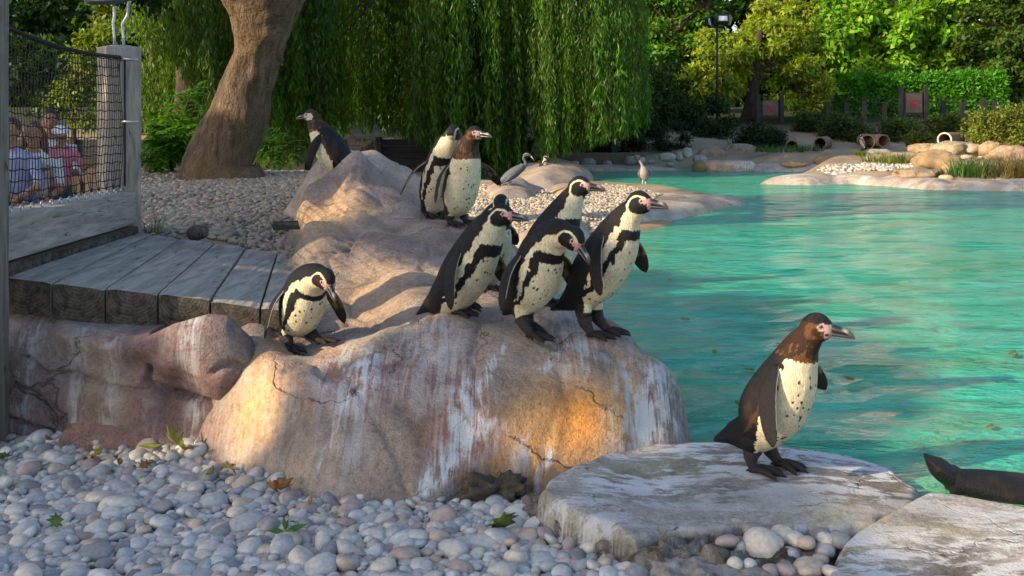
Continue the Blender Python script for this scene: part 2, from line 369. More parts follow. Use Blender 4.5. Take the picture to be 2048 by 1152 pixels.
ctl((1340, 885, 3.70), (1340, 850, 3.72), (1335, 800, 3.77), (1325, 755, 3.85), (1305, 718, 3.97), (1372, 850, 3.88), (1368, 800, 3.93), (1350, 765, 3.99))
ctl((1100, 950, 3.48), (1100, 890, 3.53), (1100, 830, 3.58), (1100, 770, 3.66), (1100, 715, 3.78), (1100, 680, 3.92))
ctl((980, 965, 3.42), (980, 900, 3.48), (980, 830, 3.54), (980, 760, 3.64), (980, 700, 3.80), (980, 660, 3.98))
ctl((850, 985, 3.35), (850, 930, 3.40), (850, 870, 3.46), (850, 800, 3.56), (850, 750, 3.66), (850, 700, 3.81), (850, 650, 4.02), (850, 622, 4.2))
ctl((770, 990, 3.34), (770, 900, 3.44), (770, 810, 3.56), (770, 740, 3.70), (770, 690, 3.86), (770, 650, 4.05))
ctl((700, 985, 3.35), (700, 920, 3.42), (700, 850, 3.50), (700, 790, 3.59), (700, 745, 3.70), (705, 715, 3.84), (690, 690, 4.08), (700, 650, 4.38), (700, 600, 4.68), (700, 550, 4.92), (700, 500, 5.25), (700, 452, 5.65))
ctl((600, 975, 3.40), (600, 900, 3.49), (600, 830, 3.58), (600, 770, 3.67), (600, 735, 3.76), (605, 705, 4.02), (660, 690, 4.08), (660, 665, 4.25), (640, 630, 4.52), (620, 590, 4.78), (600, 560, 4.92), (612, 520, 5.10))
ctl((520, 950, 3.57), (520, 890, 3.62), (520, 820, 3.68), (520, 760, 3.75), (530, 715, 3.86), (560, 690, 3.98), (540, 660, 4.15))
ctl((465, 930, 3.66), (465, 850, 3.73), (468, 780, 3.80), (478, 725, 3.88), (500, 680, 4.0), (520, 640, 4.2))
ctl((800, 645, 4.18), (800, 600, 4.48), (800, 560, 4.76), (800, 500, 5.2), (800, 462, 5.6))
ctl((900, 449, 5.72), (915, 440, 5.9), (850, 438, 5.95), (870, 480, 5.3), (930, 620, 4.2), (1000, 655, 4.05), (1090, 668, 3.92), (1030, 652, 4.05), (1200, 662, 3.97), (1225, 668, 3.93))
for x, y, z in ((.1, 4.35, .46), (.35, 4.3, .43), (.5, 4.15, .36), (-.1, 4.7, .46), (.15, 4.8, .40), (-.3, 5.0, .52), (-.15, 5.5, .6), (-.05, 5.9, .60), (.05, 6.2, .45), (-.2, 6.4, .6)): pts.append((x, y, z))
ctl((595, 535, 5.05), (596, 500, 5.3), (597, 460, 5.6), (600, 420, 6.0), (604, 395, 6.3), (640, 470, 5.55), (650, 430, 5.85))
ctl((640, 414, 6.12), (675, 378, 6.25), (712, 336, 6.40), (720, 380, 6.15), (735, 425, 5.95), (770, 400, 6.15), (770, 368, 6.5), (840, 428, 6.0), (820, 405, 6.3))
ctl((605, 385, 6.9), (615, 345, 7.15), (640, 318, 7.3), (700, 310, 7.45), (760, 314, 7.5), (710, 335, 7.0), (740, 350, 6.8), (800, 330, 7.4), (835, 352, 7.3), (856, 385, 7.1), (655, 366, 6.82), (640, 370, 6.8), (680, 360, 6.84), (665, 372, 6.6), (740, 340, 6.9))
_pa = np.array(pts); ROCK = RBF(_pa[:, :2], _pa[:, 2], 2e-3)
CR = [  # cracks, as (line of pixel+depth points, width, depth)
    ([(700, 760, 3.66), (720, 800, 3.6), (770, 880, 3.47), (800, 940, 3.40), (815, 990, 3.34)], .010, .022),
    ([(610, 760, 3.7), (640, 800, 3.62), (660, 870, 3.52), (665, 930, 3.43)], .016, .012),
    ([(650, 745, 3.75), (700, 720, 3.82), (760, 690, 3.87), (830, 655, 4.0)], .03, .018),
    ([(680, 475, 5.4), (760, 478, 5.4), (830, 470, 5.45), (880, 462, 5.5)], .018, .02),
    ([(620, 610, 4.65), (690, 590, 4.72), (760, 540, 4.9), (850, 530, 5.0)], .03, .02),
    ([(735, 430, 5.95), (700, 436, 5.9), (640, 445, 5.8), (600, 470, 5.6)], .05, .03),
    ([(715, 338, 6.6), (770, 372, 6.6), (840, 400, 6.55), (860, 410, 6.5)], .06, .07),
    ([(1080, 940, 3.48), (1100, 850, 3.56), (1120, 790, 3.63)], .012, .012),
    ([(700, 600, 4.7), (705, 625, 4.5), (730, 640, 4.4)], .02, .03)]
CR = [([tuple(P(*q)[:2]) for q in l], w, d) for l, w, d in CR]
# hollow under the front lip where dark rubble shows
HOL = [tuple(P(*q)[:2]) for q in ((870, 1015, 3.25), (895, 978, 3.36), (940, 962, 3.42), (1000, 950, 3.46), (1060, 948, 3.49), (1110, 960, 3.46), (1120, 1010, 3.3))]
def rock_h(X, Y):
    Z = ROCK(X, Y)
    Z = Z+.022*fbm(X*2.6, Y*2.6, 1.5, 4)+.012*fbm(X*9, Y*7, 2.0, 4)-.016*np.clip(.10-np.abs(fbm(X*4+3, Y*3, 6., 4)), 0, .1)*10
    pk = P(722, 336, 6.42); dx, dy = X-pk[0], Y-pk[1]; q = np.maximum(np.abs(dx*.75-dy*.66)*2.0, np.abs(dx*.66+dy*.75)); Z = Z+.12*np.clip(1-q/.27, 0, 1)
    # sculpted downhill folds
    Z = Z+.012*np.sin((X*1.0+.35*Y)*17+4*fbm(X*1.5, Y*1.5, 7., 3))*sstep(.05, .3, Z)
    for l, w, d in CR: Z = Z-d*np.exp(-(line_d(X, Y, l)/w)**2)
    hm = poly_sd(X, Y, HOL)+.035*fbm(X*16, Y*16, 3., 4); Z = np.where(hm < 0, np.minimum(Z, -.5), Z)
    return Z
def outcrop_col(X, Y, Z):
    n = fbm(X*3, Y*3, Z*3, 5); m = fbm(X*1.4+3, Y*1.4, Z*2, 4)
    c = mixc((.235, .19, .165), (.36, .285, .225), sstep(-.2, .3, n))
    c = mixc(c, (.21, .12, .10), .85*sstep(-.1, .25, m)*(.25+.75*sstep(4.9, 4.2, Y)))
    def blob(px, py, Yd, rx, ry, col, k, c):
        p = P(px, py, Yd); d = np.hypot((X-p[0])/rx, (Z-p[2])/ry)+.35*n+np.abs(Y-Yd)*.8
        return mixc(c, col, k*sstep(1.15, .35, d))
    c = blob(1130, 830, 3.56, .28, .22, (.46, .26, .10), .8, c); c = blob(1170, 850, 3.53, .15, .16, (.46, .20, .045), .85, c)
    c = blob(1050, 930, 3.45, .16, .10, (.55, .28, .09), .8, c); c = blob(1250, 800, 3.67, .10, .16, (.55, .32, .13), .6, c)
    c = blob(920, 870, 3.47, .20, .16, (.30, .15, .09), .8, c); c = blob(780, 760, 3.68, .2, .12, (.27, .16, .13), .7, c)
    c = blob(510, 800, 3.7, .14, .26, (.56, .33, .16), .75, c); c = blob(640, 760, 3.7, .1, .12, (.34, .2, .14), .6, c)
    c = blob(660, 430, 5.9, .34, .22, (.52, .33, .18), .8, c); c = blob(740, 570, 4.8, .4, .2, (.46, .31, .19), .7, c)
    a = .04+.7*fbm(X*1.8+2, Y*1.8, Z, 4)
    for px, py, Yd, r, k in ((940, 800, 3.60, .10, 1.0), (900, 920, 3.43, .10, .9), (960, 850, 3.55, .09, .8), (1280, 830, 3.67, .16, 1.0), (1320, 780, 3.8, .16, .8), (1150, 700, 3.85, .14, .7), (1060, 920, 3.5, .08, .9), (850, 700, 3.8, .22, .6), (700, 740, 3.75, .12, .8), (700, 900, 3.45, .1, .4)):
        p = P(px, py, Yd); a = a+k*sstep(1.3, .2, np.hypot(X-p[0], (Z-p[2])*1.0)/r+.5*n)*sstep(.5, .2, np.abs(Y-Yd))
    # narrow runs
    for px, py, Yd, x2, y2, Y2, w in ((1000, 700, 3.80, 960, 800, 3.59, .012), (955, 810, 3.58, 900, 930, 3.42, .016), (970, 830, 3.56, 930, 900, 3.46, .012), (1010, 690, 3.83, 975, 780, 3.62, .008), (1130, 690, 3.87, 1080, 740, 3.72, .014), (690, 800, 3.57, 640, 930, 3.42, .007), (900, 930, 3.42, 850, 985, 3.36, .02), (1100, 900, 3.52, 1060, 950, 3.47, .01), (760, 700, 3.83, 700, 800, 3.58, .008)):
        p = P(px, py, Yd); q = P(x2, y2, Y2); d = line_d(X+.012*fbm(X*8, Y*8, 0., 3), Y, [tuple(p[:2]), tuple(q[:2])]); a = a+2.0*sstep(1.6, .3, d/w)
    a = np.clip(a, 0, 1.6)
    return np.concatenate([c, a[..., None]], -1)
def zf(X, Y):
    Z = rock_h(X, Y); return Z, Z > -.09
outcrop = heightrock('rock_outcrop', -1.75, .80, 3.15, 8.5, .0125, zf, col=outcrop_col)
tag(outcrop, 'long sculpted sandstone rock outcrop streaked with white droppings, penguins standing on top', 'rock')
def H(x, y): return float(rock_h(np.array([x]), np.array([y]))[0])
# dark rubble block under the lip of the outcrop
def lump(name, c, r, seed, m=M_ROCK, col=(.2, .17, .12), n=3, rough=.16, guano=.1, parent=None, flat=None, freq=1.6, rz=0, sub=4):
    bm = __import__('bmesh').new(); __import__('bmesh').ops.create_icosphere(bm, subdivisions=sub, radius=1)
    v = np.array([p.co[:] for p in bm.verts]); f = np.array([[q.index for q in g.verts] for g in bm.faces]); bm.free()
    k = 1+rough*2*fbm(v[:, 0]*freq+seed*3.1, v[:, 1]*freq+seed, v[:, 2]*freq, 4)
    s = np.sign(v)*np.abs(v)**.8; v = s*k[:, None]*np.array(r)
    if flat: v[:, 2] = np.where(v[:, 2] > flat, flat+(v[:, 2]-flat)*.25, v[:, 2])
    v = v@np.array(Matrix.Rotation(rz, 3, 'Z')).T
    w = v+np.array(c); t_ = fbm(w[:, 0]*3, w[:, 1]*3, w[:, 2]*3+seed, 4)
    C = np.array(col)*(1+.5*t_[:, None]); C = np.concatenate([C, np.clip(guano+guano*fbm(w[:, 0]*2, w[:, 1]*2, seed, 3)*2, 0, 1.2)[:, None]], 1)
    o = mesh(name, v, f, m, parent, C); o.location = c; return o
o = lump('stone_block', P(975, 988, 3.44), (.14, .10, .075), 5, col=(.085, .07, .045), rough=.42, freq=2.4, sub=5); tag(o, 'dark mossy stone wedged under the front lip of the pale rock outcrop', 'stone')
# ---- slabs at the waterside
s1 = [(1185, 930, .06), (1290, 898, .06), (1420, 893, .06), (1560, 905, .05), (1700, 918, .04), (1790, 945, .03), (1850, 988, .03), (1843, 1016, .04), (1758, 1070, .04), (1702, 1104, .03), (1640, 1076, .05), (1560, 1062, .06), (1480, 1058, .06), (1420, 1078, .05), (1350, 1078, .05), (1300, 1105, .03), (1250, 1108, .03), (1200, 1095, .02), (1110, 1065, .03), (1060, 1020, .05), (1075, 990, .06)]
s1 = [G(*q) for q in s1]
def slab_top(X, Y):
    return .085-.10*np.clip(X-1.0, 0, 1)-.02*sstep(3.2, 2.8, Y)+.03*sstep(.5, .2, X)
def slab_col(X, Y, Z):
    n = fbm(X*4, Y*4, Z*3, 5); c = mixc((.215, .20, .18), (.33, .31, .28), sstep(-.2, .3, n)); c = mixc(c, (.27, .25, .13), .5*sstep(.1, .4, fbm(X*2+7, Y*3, 0., 4)))
    e = sstep(.07, .03, Z+.02*n)*sstep(3.5, 3.3, Y); c = mixc(c, (.075, .058, .038), e*.9)  # low front edge darkened in the colour, imitating shade beneath the slab
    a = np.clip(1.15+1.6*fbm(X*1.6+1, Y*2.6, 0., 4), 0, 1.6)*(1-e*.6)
    return np.concatenate([c, a[..., None]], -1)
def ragged(X, Y): return 0
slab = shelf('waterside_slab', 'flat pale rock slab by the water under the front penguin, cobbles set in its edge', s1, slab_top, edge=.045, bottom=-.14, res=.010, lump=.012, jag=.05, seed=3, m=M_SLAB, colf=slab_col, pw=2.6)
s2 = [(1850, 990, .05), (1920, 984, .07), (2060, 1010, .07), (2200, 1035, .07), (2250, 1250, .0), (1670, 1250, .02), (1640, 1150, .03), (1672, 1102, .03), (1738, 1060, .03), (1822, 1014, .03)]
s2 = [G(*q) for q in s2]
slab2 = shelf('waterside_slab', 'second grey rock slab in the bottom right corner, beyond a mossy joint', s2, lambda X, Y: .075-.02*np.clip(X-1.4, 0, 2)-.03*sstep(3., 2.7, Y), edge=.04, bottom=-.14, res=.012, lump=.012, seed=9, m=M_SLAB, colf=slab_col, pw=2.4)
def slab_h(x, y):
    return float(slab_top(np.array([x]), np.array([y]))[0])
bedp = [G(*q) for q in [(1180, 1085, .0), (1300, 1075, .0), (1420, 1050, .0), (1560, 1045, .0), (1700, 1070, .0), (1700, 1110, .0), (1660, 1160, .0), (1650, 1260, .0), (1400, 1260, .0), (1290, 1165, .0), (1200, 1120, .0)]]
def mortar_col(X, Y, Z):
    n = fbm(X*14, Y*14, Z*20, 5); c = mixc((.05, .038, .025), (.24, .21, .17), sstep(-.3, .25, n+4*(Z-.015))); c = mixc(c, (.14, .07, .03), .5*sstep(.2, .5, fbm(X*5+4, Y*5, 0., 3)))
    return np.concatenate([c, (0*X+.25)[..., None]], -1)
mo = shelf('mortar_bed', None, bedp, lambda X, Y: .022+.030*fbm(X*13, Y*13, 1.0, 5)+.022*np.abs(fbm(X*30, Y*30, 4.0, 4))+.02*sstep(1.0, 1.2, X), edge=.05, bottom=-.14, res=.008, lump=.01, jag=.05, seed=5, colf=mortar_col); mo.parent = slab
for k_ in ('label', 'category'):
    if k_ in mo: del mo[k_]
# rough mortar rubble along the slab's undercut front edge
mb = MB(); k = 0
for (px, py, sc) in [(1075, 1030, 1), (1110, 1060, 1.1), (1150, 1075, 1.2), (1190, 1095, 1), (1235, 1108, 1.2), (1280, 1120, 1), (1330, 1100, 1.3), (1380, 1085, 1), (1350, 1130, 1.4), (1400, 1125, 1.2), (1440, 1140, 1.3), (1310, 1140, 1.1), (1470, 1110, .8)]:
    b_ = G(px, py, .0); bm = __import__('bmesh').new(); __import__('bmesh').ops.create_icosphere(bm, subdivisions=3, radius=1)
    v = np.array([p.co[:] for p in bm.verts]); f = [tuple(q.index for q in g.verts) for g in bm.faces]; bm.free(); k += 1
    v = v*(1+1.1*fbm(v[:, 0]*3.2+k*5, v[:, 1]*3.2, v[:, 2]*3.2, 5))[:, None]*np.array([.055, .04, .036])*sc+b_+[0, .02, .01]
    mb.add(v, f, (.12, .10, .07, .3))
rub = mb.build('rubble_edge', M_ROCK, slab); rub['kind'] = 'stuff'
# ---- rock wall below the deck (a sheet in X,Z pushed out in Y, closed over the top)
wp = []
def wc(*a):
    for px, py, Y in a: p = P(px, py, Y); wp.append((p[0], p[2], Y))
wc((-60, 900, 3.98), (-60, 640, 4.02), (10, 890, 3.95), (10, 800, 3.96), (10, 700, 3.98), (10, 640, 4.04), (100, 885, 3.93), (100, 790, 3.94), (120, 705, 3.97), (120, 660, 3.93), (120, 640, 4.0),
   (200, 885, 3.90), (200, 800, 3.88), (200, 725, 3.93), (215, 690, 3.87), (215, 655, 3.92), (280, 890, 3.84), (290, 800, 3.83), (290, 730, 3.90), (285, 700, 3.83), (270, 660, 3.88),
   (340, 890, 3.84), (350, 820, 3.87), (360, 765, 3.88), (310, 680, 3.81), (330, 735, 3.80), (350, 650, 3.79), (400, 700, 3.77), (400, 620, 3.82), (440, 770, 3.80), (470, 640, 3.84), (480, 720, 3.82), (490, 620, 3.88),
   (410, 890, 3.86), (420, 820, 3.88), (470, 850, 3.92), (540, 640, 3.95), (540, 800, 3.95), (590, 640, 4.0))
_w = np.array(wp); WALL = RBF(_w[:, :2], _w[:, 2], 1e-3)
gx = np.arange(-2.35, -.86, .011); gz = np.arange(-.08, .66, .011); X, Z = np.meshgrid(gx, gz, indexing='ij')
Yw = WALL(X, Z)+.014*fbm(X*4, Z*4, 3., 4)
for l, w, d in (([(30, 662), (70, 700), (130, 690), (200, 705), (300, 712)], .010, .03), ([(15, 740), (60, 760), (110, 830), (150, 865), (180, 880)], .012, .028), ([(0, 820), (60, 840), (105, 850)], .01, .02),
                ([(300, 650), (295, 690), (340, 735), (400, 765), (450, 785)], .014, .05), ([(440, 690), (470, 660), (490, 640)], .012, .02)):
    l = [tuple(P(px, py, 3.88)[[0, 2]]) for px, py in l]; Yw = Yw+d*np.exp(-(line_d(X, Z, l)/w)**2)
# top edge: front of the deck underside, boulder crown at its right
topz = np.interp(X[:, 0], [-2.4, -2.06, -1.48, -1.40, -1.30, -1.17, -1.10, -1.03, -.95, -.86], [.50, .50, .435, .45, .50, .535, .525, .44, .25, .05])
Zt = -.08+(Z+.08)*((topz+.08)/.74)[:, None]
Yw = WALL(X, Zt)+(Yw-WALL(X, Z)); r_ = sstep(.05, .0, topz[:, None]-Zt); Yw = Yw+.04*r_**2
rows = [np.stack([X, Yw, Zt], -1)]
ex = np.stack([X[:, -1:].repeat(6, 1), Yw[:, -1:]+np.array([.05, .12, .22, .3, .5, .75])[None], (Zt[:, -1:]+.008*fbm(X[:, -1:]*6, np.linspace(0, 3, 6)[None], 0.)-np.where(X[:, -1:] > -1.42, 1, 0)*np.array([.02, .10, .2, .25, .28, .3])[None])], -1)
V = np.concatenate([rows[0], ex], 1); nv = V.shape[1]
VX, VY, VZ = V[..., 0], V[..., 1], V[..., 2]
n = fbm(VX*3, VY*3, VZ*3, 5); m_ = fbm(VX*1.6, 2., VZ*1.6, 4)
c = mixc((.165, .135, .128), (.25, .21, .195), sstep(-.2, .3, n)); c = mixc(c, (.17, .095, .095), .7*sstep(-.1, .25, m_)); c = mixc(c, (.21, .17, .13), .7*sstep(-1.75, -1.65, VX)*sstep(-1.4, -1.6, VX)*sstep(.4, .2, VZ))
a = np.clip(.10+.9*fbm(VX*5, 2., VZ*1.2, 4), 0, 1)
for px in (35, 150, 225, 395):
    x = P(px, 700, 3.9)[0]; a = a+.55*np.exp(-((VX-x+.02*fbm(VZ*4, px, 0.))/.035)**2)
C = np.concatenate([c, np.clip(a, 0, 1.5)[..., None]], -1)
wall = mesh('rock_wall', V.reshape(-1, 3), gridfaces(len(gx), nv)[:, ::-1], M_ROCK, None, C.reshape(-1, 4))
tag(wall, 'purplish artificial rock wall under the timber deck at left, with white runs', 'rock wall')
# ---- shelves and boulders further off
def pc(*a): return [G(*q) for q in a]
sh = lambda X, Y, Z: rock_color(X, Y, Z, 2, .25, .15, .5, .95)
shelf('rock_shelf', 'grey rock tongue reaching furthest right into the pool behind the penguins', pc((1180, 392, .06), (1290, 377, .06), (1400, 384, .06), (1480, 396, .05), (1512, 402, .03), (1490, 412, .0), (1420, 424, .0), (1330, 432, .0), (1200, 440, .0)), .13, edge=.5, res=.06, lump=.05, seed=1, colf=sh)
shelf('rock_shelf', 'rounded grey shelf lobe just in front of the longest rock tongue', pc((1180, 405, .06), (1300, 400, .06), (1400, 404, .06), (1440, 413, .04), (1440, 424, .0), (1400, 432, .0), (1340, 445, .0), (1240, 462, .0), (1160, 470, .0)), .15, edge=.35, res=.05, lump=.05, seed=4, colf=sh)
shelf('rock_shelf', 'low brown shelf at the waterline right of the tallest rear penguin', pc((1150, 440, .03), (1290, 438, .03), (1375, 440, .02), (1350, 455, .0), (1290, 470, .0), (1230, 486, .0), (1130, 500, .0)), .035, edge=.3, res=.05, lump=.03, seed=6, colf=lambda X, Y, Z: rock_color(X, Y, Z, 2, .9, .2, .1, .7))
shelf('rock_shelf', 'grey rock apron beside the pebbles between the rear penguins', pc((1040, 425, .12), (1120, 418, .1), (1190, 440, .1), (1200, 480, .03), (1160, 560, .02), (1100, 620, .02), (1040, 600, .1), (990, 500, .15)), .17, edge=.3, res=.05, lump=.04, seed=8, colf=sh)
brn = lambda X, Y, Z: rock_color(X, Y, Z, 5, .75, .3, .12, .85)
shelf('boulder', 'broad brown boulder behind the left heron', pc((1000, 352, .1), (1050, 340, .1), (1130, 338, .1), (1185, 345, .1), (1190, 378, .1), (1110, 388, .1), (1020, 385, .1)), .36, edge=.9, bottom=-.1, res=.08, lump=.14, seed=12, colf=brn)
shelf('boulder', 'small brown boulder at the feet of the left heron', pc((965, 385, .15), (1040, 372, .15), (1068, 382, .15), (1060, 398, .15), (990, 400, .15)), .34, edge=.5, bottom=0, res=.06, lump=.1, seed=14, colf=brn)
shelf('boulder', 'low brown boulder behind the wading heron, right of the broad one', pc((1080, 390, .1), (1100, 382, .1), (1175, 382, .1), (1190, 395, .1), (1120, 402, .1)), .24, edge=.4, bottom=0, res=.06, lump=.08, seed=15, colf=brn)
pale = lambda X, Y, Z: rock_color(X, Y, Z, 3, .35, .05, .5, 1.15)
shelf('shore_ledge', 'long low tan ledge along the far shore left of the waterfall rock', pc((800, 345, .0), (980, 343, .0), (1200, 343, .0), (1390, 341, .0), (1400, 332, .1), (1200, 330, .1), (980, 331, .1), (800, 330, .1)), .14, edge=.5, bottom=-.2, res=.09, lump=.05, seed=21, colf=pale)
shelf('shore_ledge', 'sunlit pale ledge along the far shore right of the waterfall rock', pc((1480, 342, .0), (1560, 344, .0), (1640, 345, .0), (1740, 340, .1), (1800, 332, .2), (1640, 324, .2), (1500, 330, .1)), .21, edge=.7, bottom=-.2, res=.09, lump=.06, seed=22, colf=pale)
shelf('shore_ledge', 'smooth grey ledge at the right edge whose tongue runs into the pool', pc((1508, 368, .0), (1580, 361, .03), (1680, 352, .1), (1800, 350, .15), (2100, 352, .15), (2100, 384, .0), (1960, 382, .0), (1860, 381, .0), (1780, 374, .0), (1700, 369, .0), (1620, 371, .0)), .17, edge=.45, bottom=-.2, res=.07, lump=.06, seed=23, colf=sh,
      creases=(([tuple(G(1750, 350, .1)[:2]), tuple(G(1790, 376, .05)[:2])], .12, .05), ([tuple(G(1900, 360, .1)[:2]), tuple(G(1905, 384, .05)[:2])], .10, .06), ([tuple(G(1660, 352, .1)[:2]), tuple(G(1690, 372, .05)[:2])], .12, .05)))
shelf('rock_ledge', 'sunken yellowish ledge under water in front of the right shore', pc((1600, 378, .0), (1700, 382, .0), (1850, 392, .0), (2060, 396, .0), (2060, 380, .0), (1850, 376, .0), (1650, 368, .0)), -.03, edge=.6, bottom=-.3, res=.09, lump=.03, seed=24, colf=lambda X, Y, Z: rock_color(X, Y, Z, 2, 1., .1, .1, 1.1))
def rockat(name, label, px, py, Y, w, h, d=None, col=(.36, .27, .17), seed=0, cat='rock', guano=.25, rough=.13, parent=None, group=None, flat=None, sub=4):
    """w,h in pixels; (px,py) is the middle of its foot"""
    p = P(px, py, Y); s = Y/FPX; d = d or w*.8
    o = lump(name, (p[0], p[1], p[2]+h*s*.25), (w*s/2, d*s/2, h*s*.78), seed, col=col, guano=guano, rough=rough, flat=(flat*h*s if flat else None), sub=sub, parent=parent)
    if label: tag(o, label, cat, group)
    return o
fall = rockat('waterfall_rock', 'squarish pink rock with white mineral streaks on the far shore', 1452, 341, 23.3, 112, 26, 70, (.52, .30, .19), 31, guano=.9, rough=.07, flat=.45)
o = rockat('rock', 'brown slanted rock behind the waterfall rock, left one of two', 1425, 316, 25.2, 60, 20, 50, (.30, .24, .15), 32)
o = rockat('rock', 'brown slanted rock behind the waterfall rock, right one of two', 1482, 316, 25.6, 78, 26, 50, (.27, .18, .11), 33)
rockat('rock', 'small mossy rock at the left foot of the waterfall rock', 1398, 340, 23.0, 26, 16, 24, (.2, .16, .05), 34, guano=.05, sub=3)
# stones along the far shore: parts of the ground they are set in
for i, (px, py, w, h, z) in enumerate([(1055, 328, 26, 14, .1), (1085, 330, 24, 12, .1), (1176, 330, 38, 18, .1), (1150, 331, 18, 9, .1), (1197, 329, 18, 14, .1), (1214, 331, 20, 10, .1), (1233, 330, 18, 12, .1), (1247, 329, 20, 15, .1), (1262, 324, 24, 12, .2), (1283, 324, 16, 10, .2), (1275, 317, 12, 8, .3), (1303, 325, 16, 6, .2),
                                        (1335, 317, 34, 12, .3), (1360, 316, 22, 14, .3), (1375, 310, 20, 14, .4), (1400, 322, 30, 12, .2), (990, 325, 30, 10, .15), (1120, 325, 20, 8, .15), (1340, 330, 14, 4, .1)]):
    Y = (CAMZ-z)*FPX/(py-HY); rockat('stone', None, px, py, Y, w, h, None, ((.33, .35, .33), (.30, .24, .19), (.24, .25, .23))[i % 3], 40+i, guano=.3, parent=ground, sub=2)
# right shore boulders
RB = [(1872, 332, 19.2, 88, 40, (.38, .25, .13), 'large round brown boulder on the right shore among pebbles'), (1935, 340, 18.9, 90, 24, (.36, .25, .15), 'low tan boulder half behind the green grass tuft on the right shore'),
      (1800, 322, 21.5, 120, 24, (.34, .27, .18), 'long pale boulder left of the mossy grass on the right shore'), (1765, 312, 22.5, 60, 18, (.30, .26, .21), 'grey flat boulder below the pair of middle burrow pipes'),
      (1895, 303, 22.5, 70, 26, (.45, .35, .22), 'pointed pale boulder in front of the white-rimmed pipe'), (1950, 303, 22.5, 62, 22, (.46, .37, .23), 'squarish cream boulder, second right of the pointed one'),
      (1982, 307, 22, 40, 30, (.45, .28, .14), 'upright orange-faced boulder near the right edge of the shore'), (2022, 312, 21.5, 70, 26, (.40, .26, .16), 'rounded brown boulder by the right frame edge'), (1850, 300, 22.8, 60, 20, (.36, .25, .15), 'knobbly brown boulder just left of the white-rimmed pipe'),
      (1835, 352, 18.5, 100, 22, (.36, .26, .16), 'flat brown boulder in front of the mossy mound on the right shore'), (1650, 322, 23.5, 40, 14, (.42, .25, .11), 'small orange rock on the far beach left of the standing penguin'), (1590, 329, 23, 60, 10, (.42, .28, .13), 'flat orange rock at the waterline right of the waterfall rock'), (1915, 295, 23.5, 60, 16, (.4, .33, .2), 'buried tan boulder right behind the white-rimmed pipe mouth')]
for i, (px, py, Y, w, h, c, lb) in enumerate(RB): rockat('boulder', lb, px, py+2, Y, w, h*.8, w*.7, (c[0]*.82, c[1]*.84, c[2]*.86), 70+i, 'boulder', .12, rough=.24)
for i in range(40):
    px = RG.uniform(1830, 2050); py = RG.uniform(308, 322) if px > 1900 else RG.uniform(330, 348); px = px if py < 325 else RG.uniform(1690, 1900)
    z = .3; Y = (CAMZ-z)*FPX/(py-HY)
    Y = min(max(Y, 17.5), 22.5); s = RG.uniform(6, 15); p = P(px, py, Y); zg = float(ground_z(np.array([p[0]]), np.array([Y]))[0])
    o = lump('stone', (p[0], Y, zg+.02), (s*Y/FPX, s*Y/FPX*.8, s*Y/FPX*.45), 100+i, col=((.42, .36, .28), (.36, .34, .32), (.46, .33, .2))[i % 3], guano=.2, parent=ground, sub=2)
# ================================================================ penguins
t = NT('plumage'); v = t.coord(); cl = t.attr()
n = t.noise(t.map(v, (1, 1, .35)), 190, 4, .7); n2 = t.noise(v, 30, 4)
c = t.mix(1, cl, t.ramp(n, [(.25, .55), (.5, 1.0), (.78, 1.45)]), 'MULTIPLY'); c = t.mix(.5, c, t.ramp(n2, [(.3, .75), (.7, 1.2)]), 'MULTIPLY')
M_PLUME = t.done(t.bsdf(c, t.ramp(n, [(.3, .42), (.7, .7)]), t.bump(t.math('ADD', n, t.math('MULTIPLY', n2, .5)), 1.0, .006), .2))
t = NT('bare_skin'); v = t.coord(); cl = t.attr(); n = t.noise(v, 160, 4)
M_SKIN = t.done(t.bsdf(t.mix(1, cl, t.ramp(n, [(.3, .6), (.7, 1.3)]), 'MULTIPLY'), .42, t.bump(n, .3, .002), .5))
t = NT('beak_horn'); cl = t.attr(); n = t.noise(t.coord(), 120, 4)
M_BEAK = t.done(t.bsdf(t.mix(1, cl, t.ramp(n, [(.3, .7), (.7, 1.3)]), 'MULTIPLY'), .25, t.bump(n, .2, .001), .6))
t = NT('eye_gloss'); M_EYE = t.done(t.bsdf((.02, .012, .008), .06, None, .8))
BLK, WHT, BRN, PNK, ORG = (.0075, .0078, .0095), (.60, .53, .365), (.028, .014, .008), (.60, .29, .28), (.11, .038, .012)
def remesh(objs_v_f, vox, it=5):
    import bmesh
    vs = []; fs = []; n = 0
    for v, f in objs_v_f: vs.append(np.asarray(v)); fs += [tuple(i+n for i in q) for q in f]; n += len(v)
    me = bpy.data.meshes.new('tmp'); me.from_pydata(np.concatenate(vs).tolist(), [], fs)
    o = bpy.data.objects.new('tmp', me); S.collection.objects.link(o)
    r = o.modifiers.new('r', 'REMESH'); r.mode = 'VOXEL'; r.voxel_size = vox
    s = o.modifiers.new('s', 'SMOOTH'); s.factor = .5; s.iterations = it
    dg = bpy.context.evaluated_depsgraph_get(); e = o.evaluated_get(dg).to_mesh()
    v = np.empty(len(e.vertices)*3, np.float32); e.vertices.foreach_get('co', v); v = v.reshape(-1, 3).astype(float)
    f = np.empty(len(e.loops), np.int32); e.loops.foreach_get('vertex_index', f)
    tot = np.empty(len(e.polygons), np.int32); e.polygons.foreach_get('loop_total', tot)
    bpy.data.objects.remove(o); bpy.data.meshes.remove(me)
    if (tot == 4).all(): return v, [tuple(q) for q in f.reshape(-1, 4).tolist()]
    out = []; k = 0
    for c in tot: out.append(tuple(f[k:k+c].tolist())); k += c
    return v, out
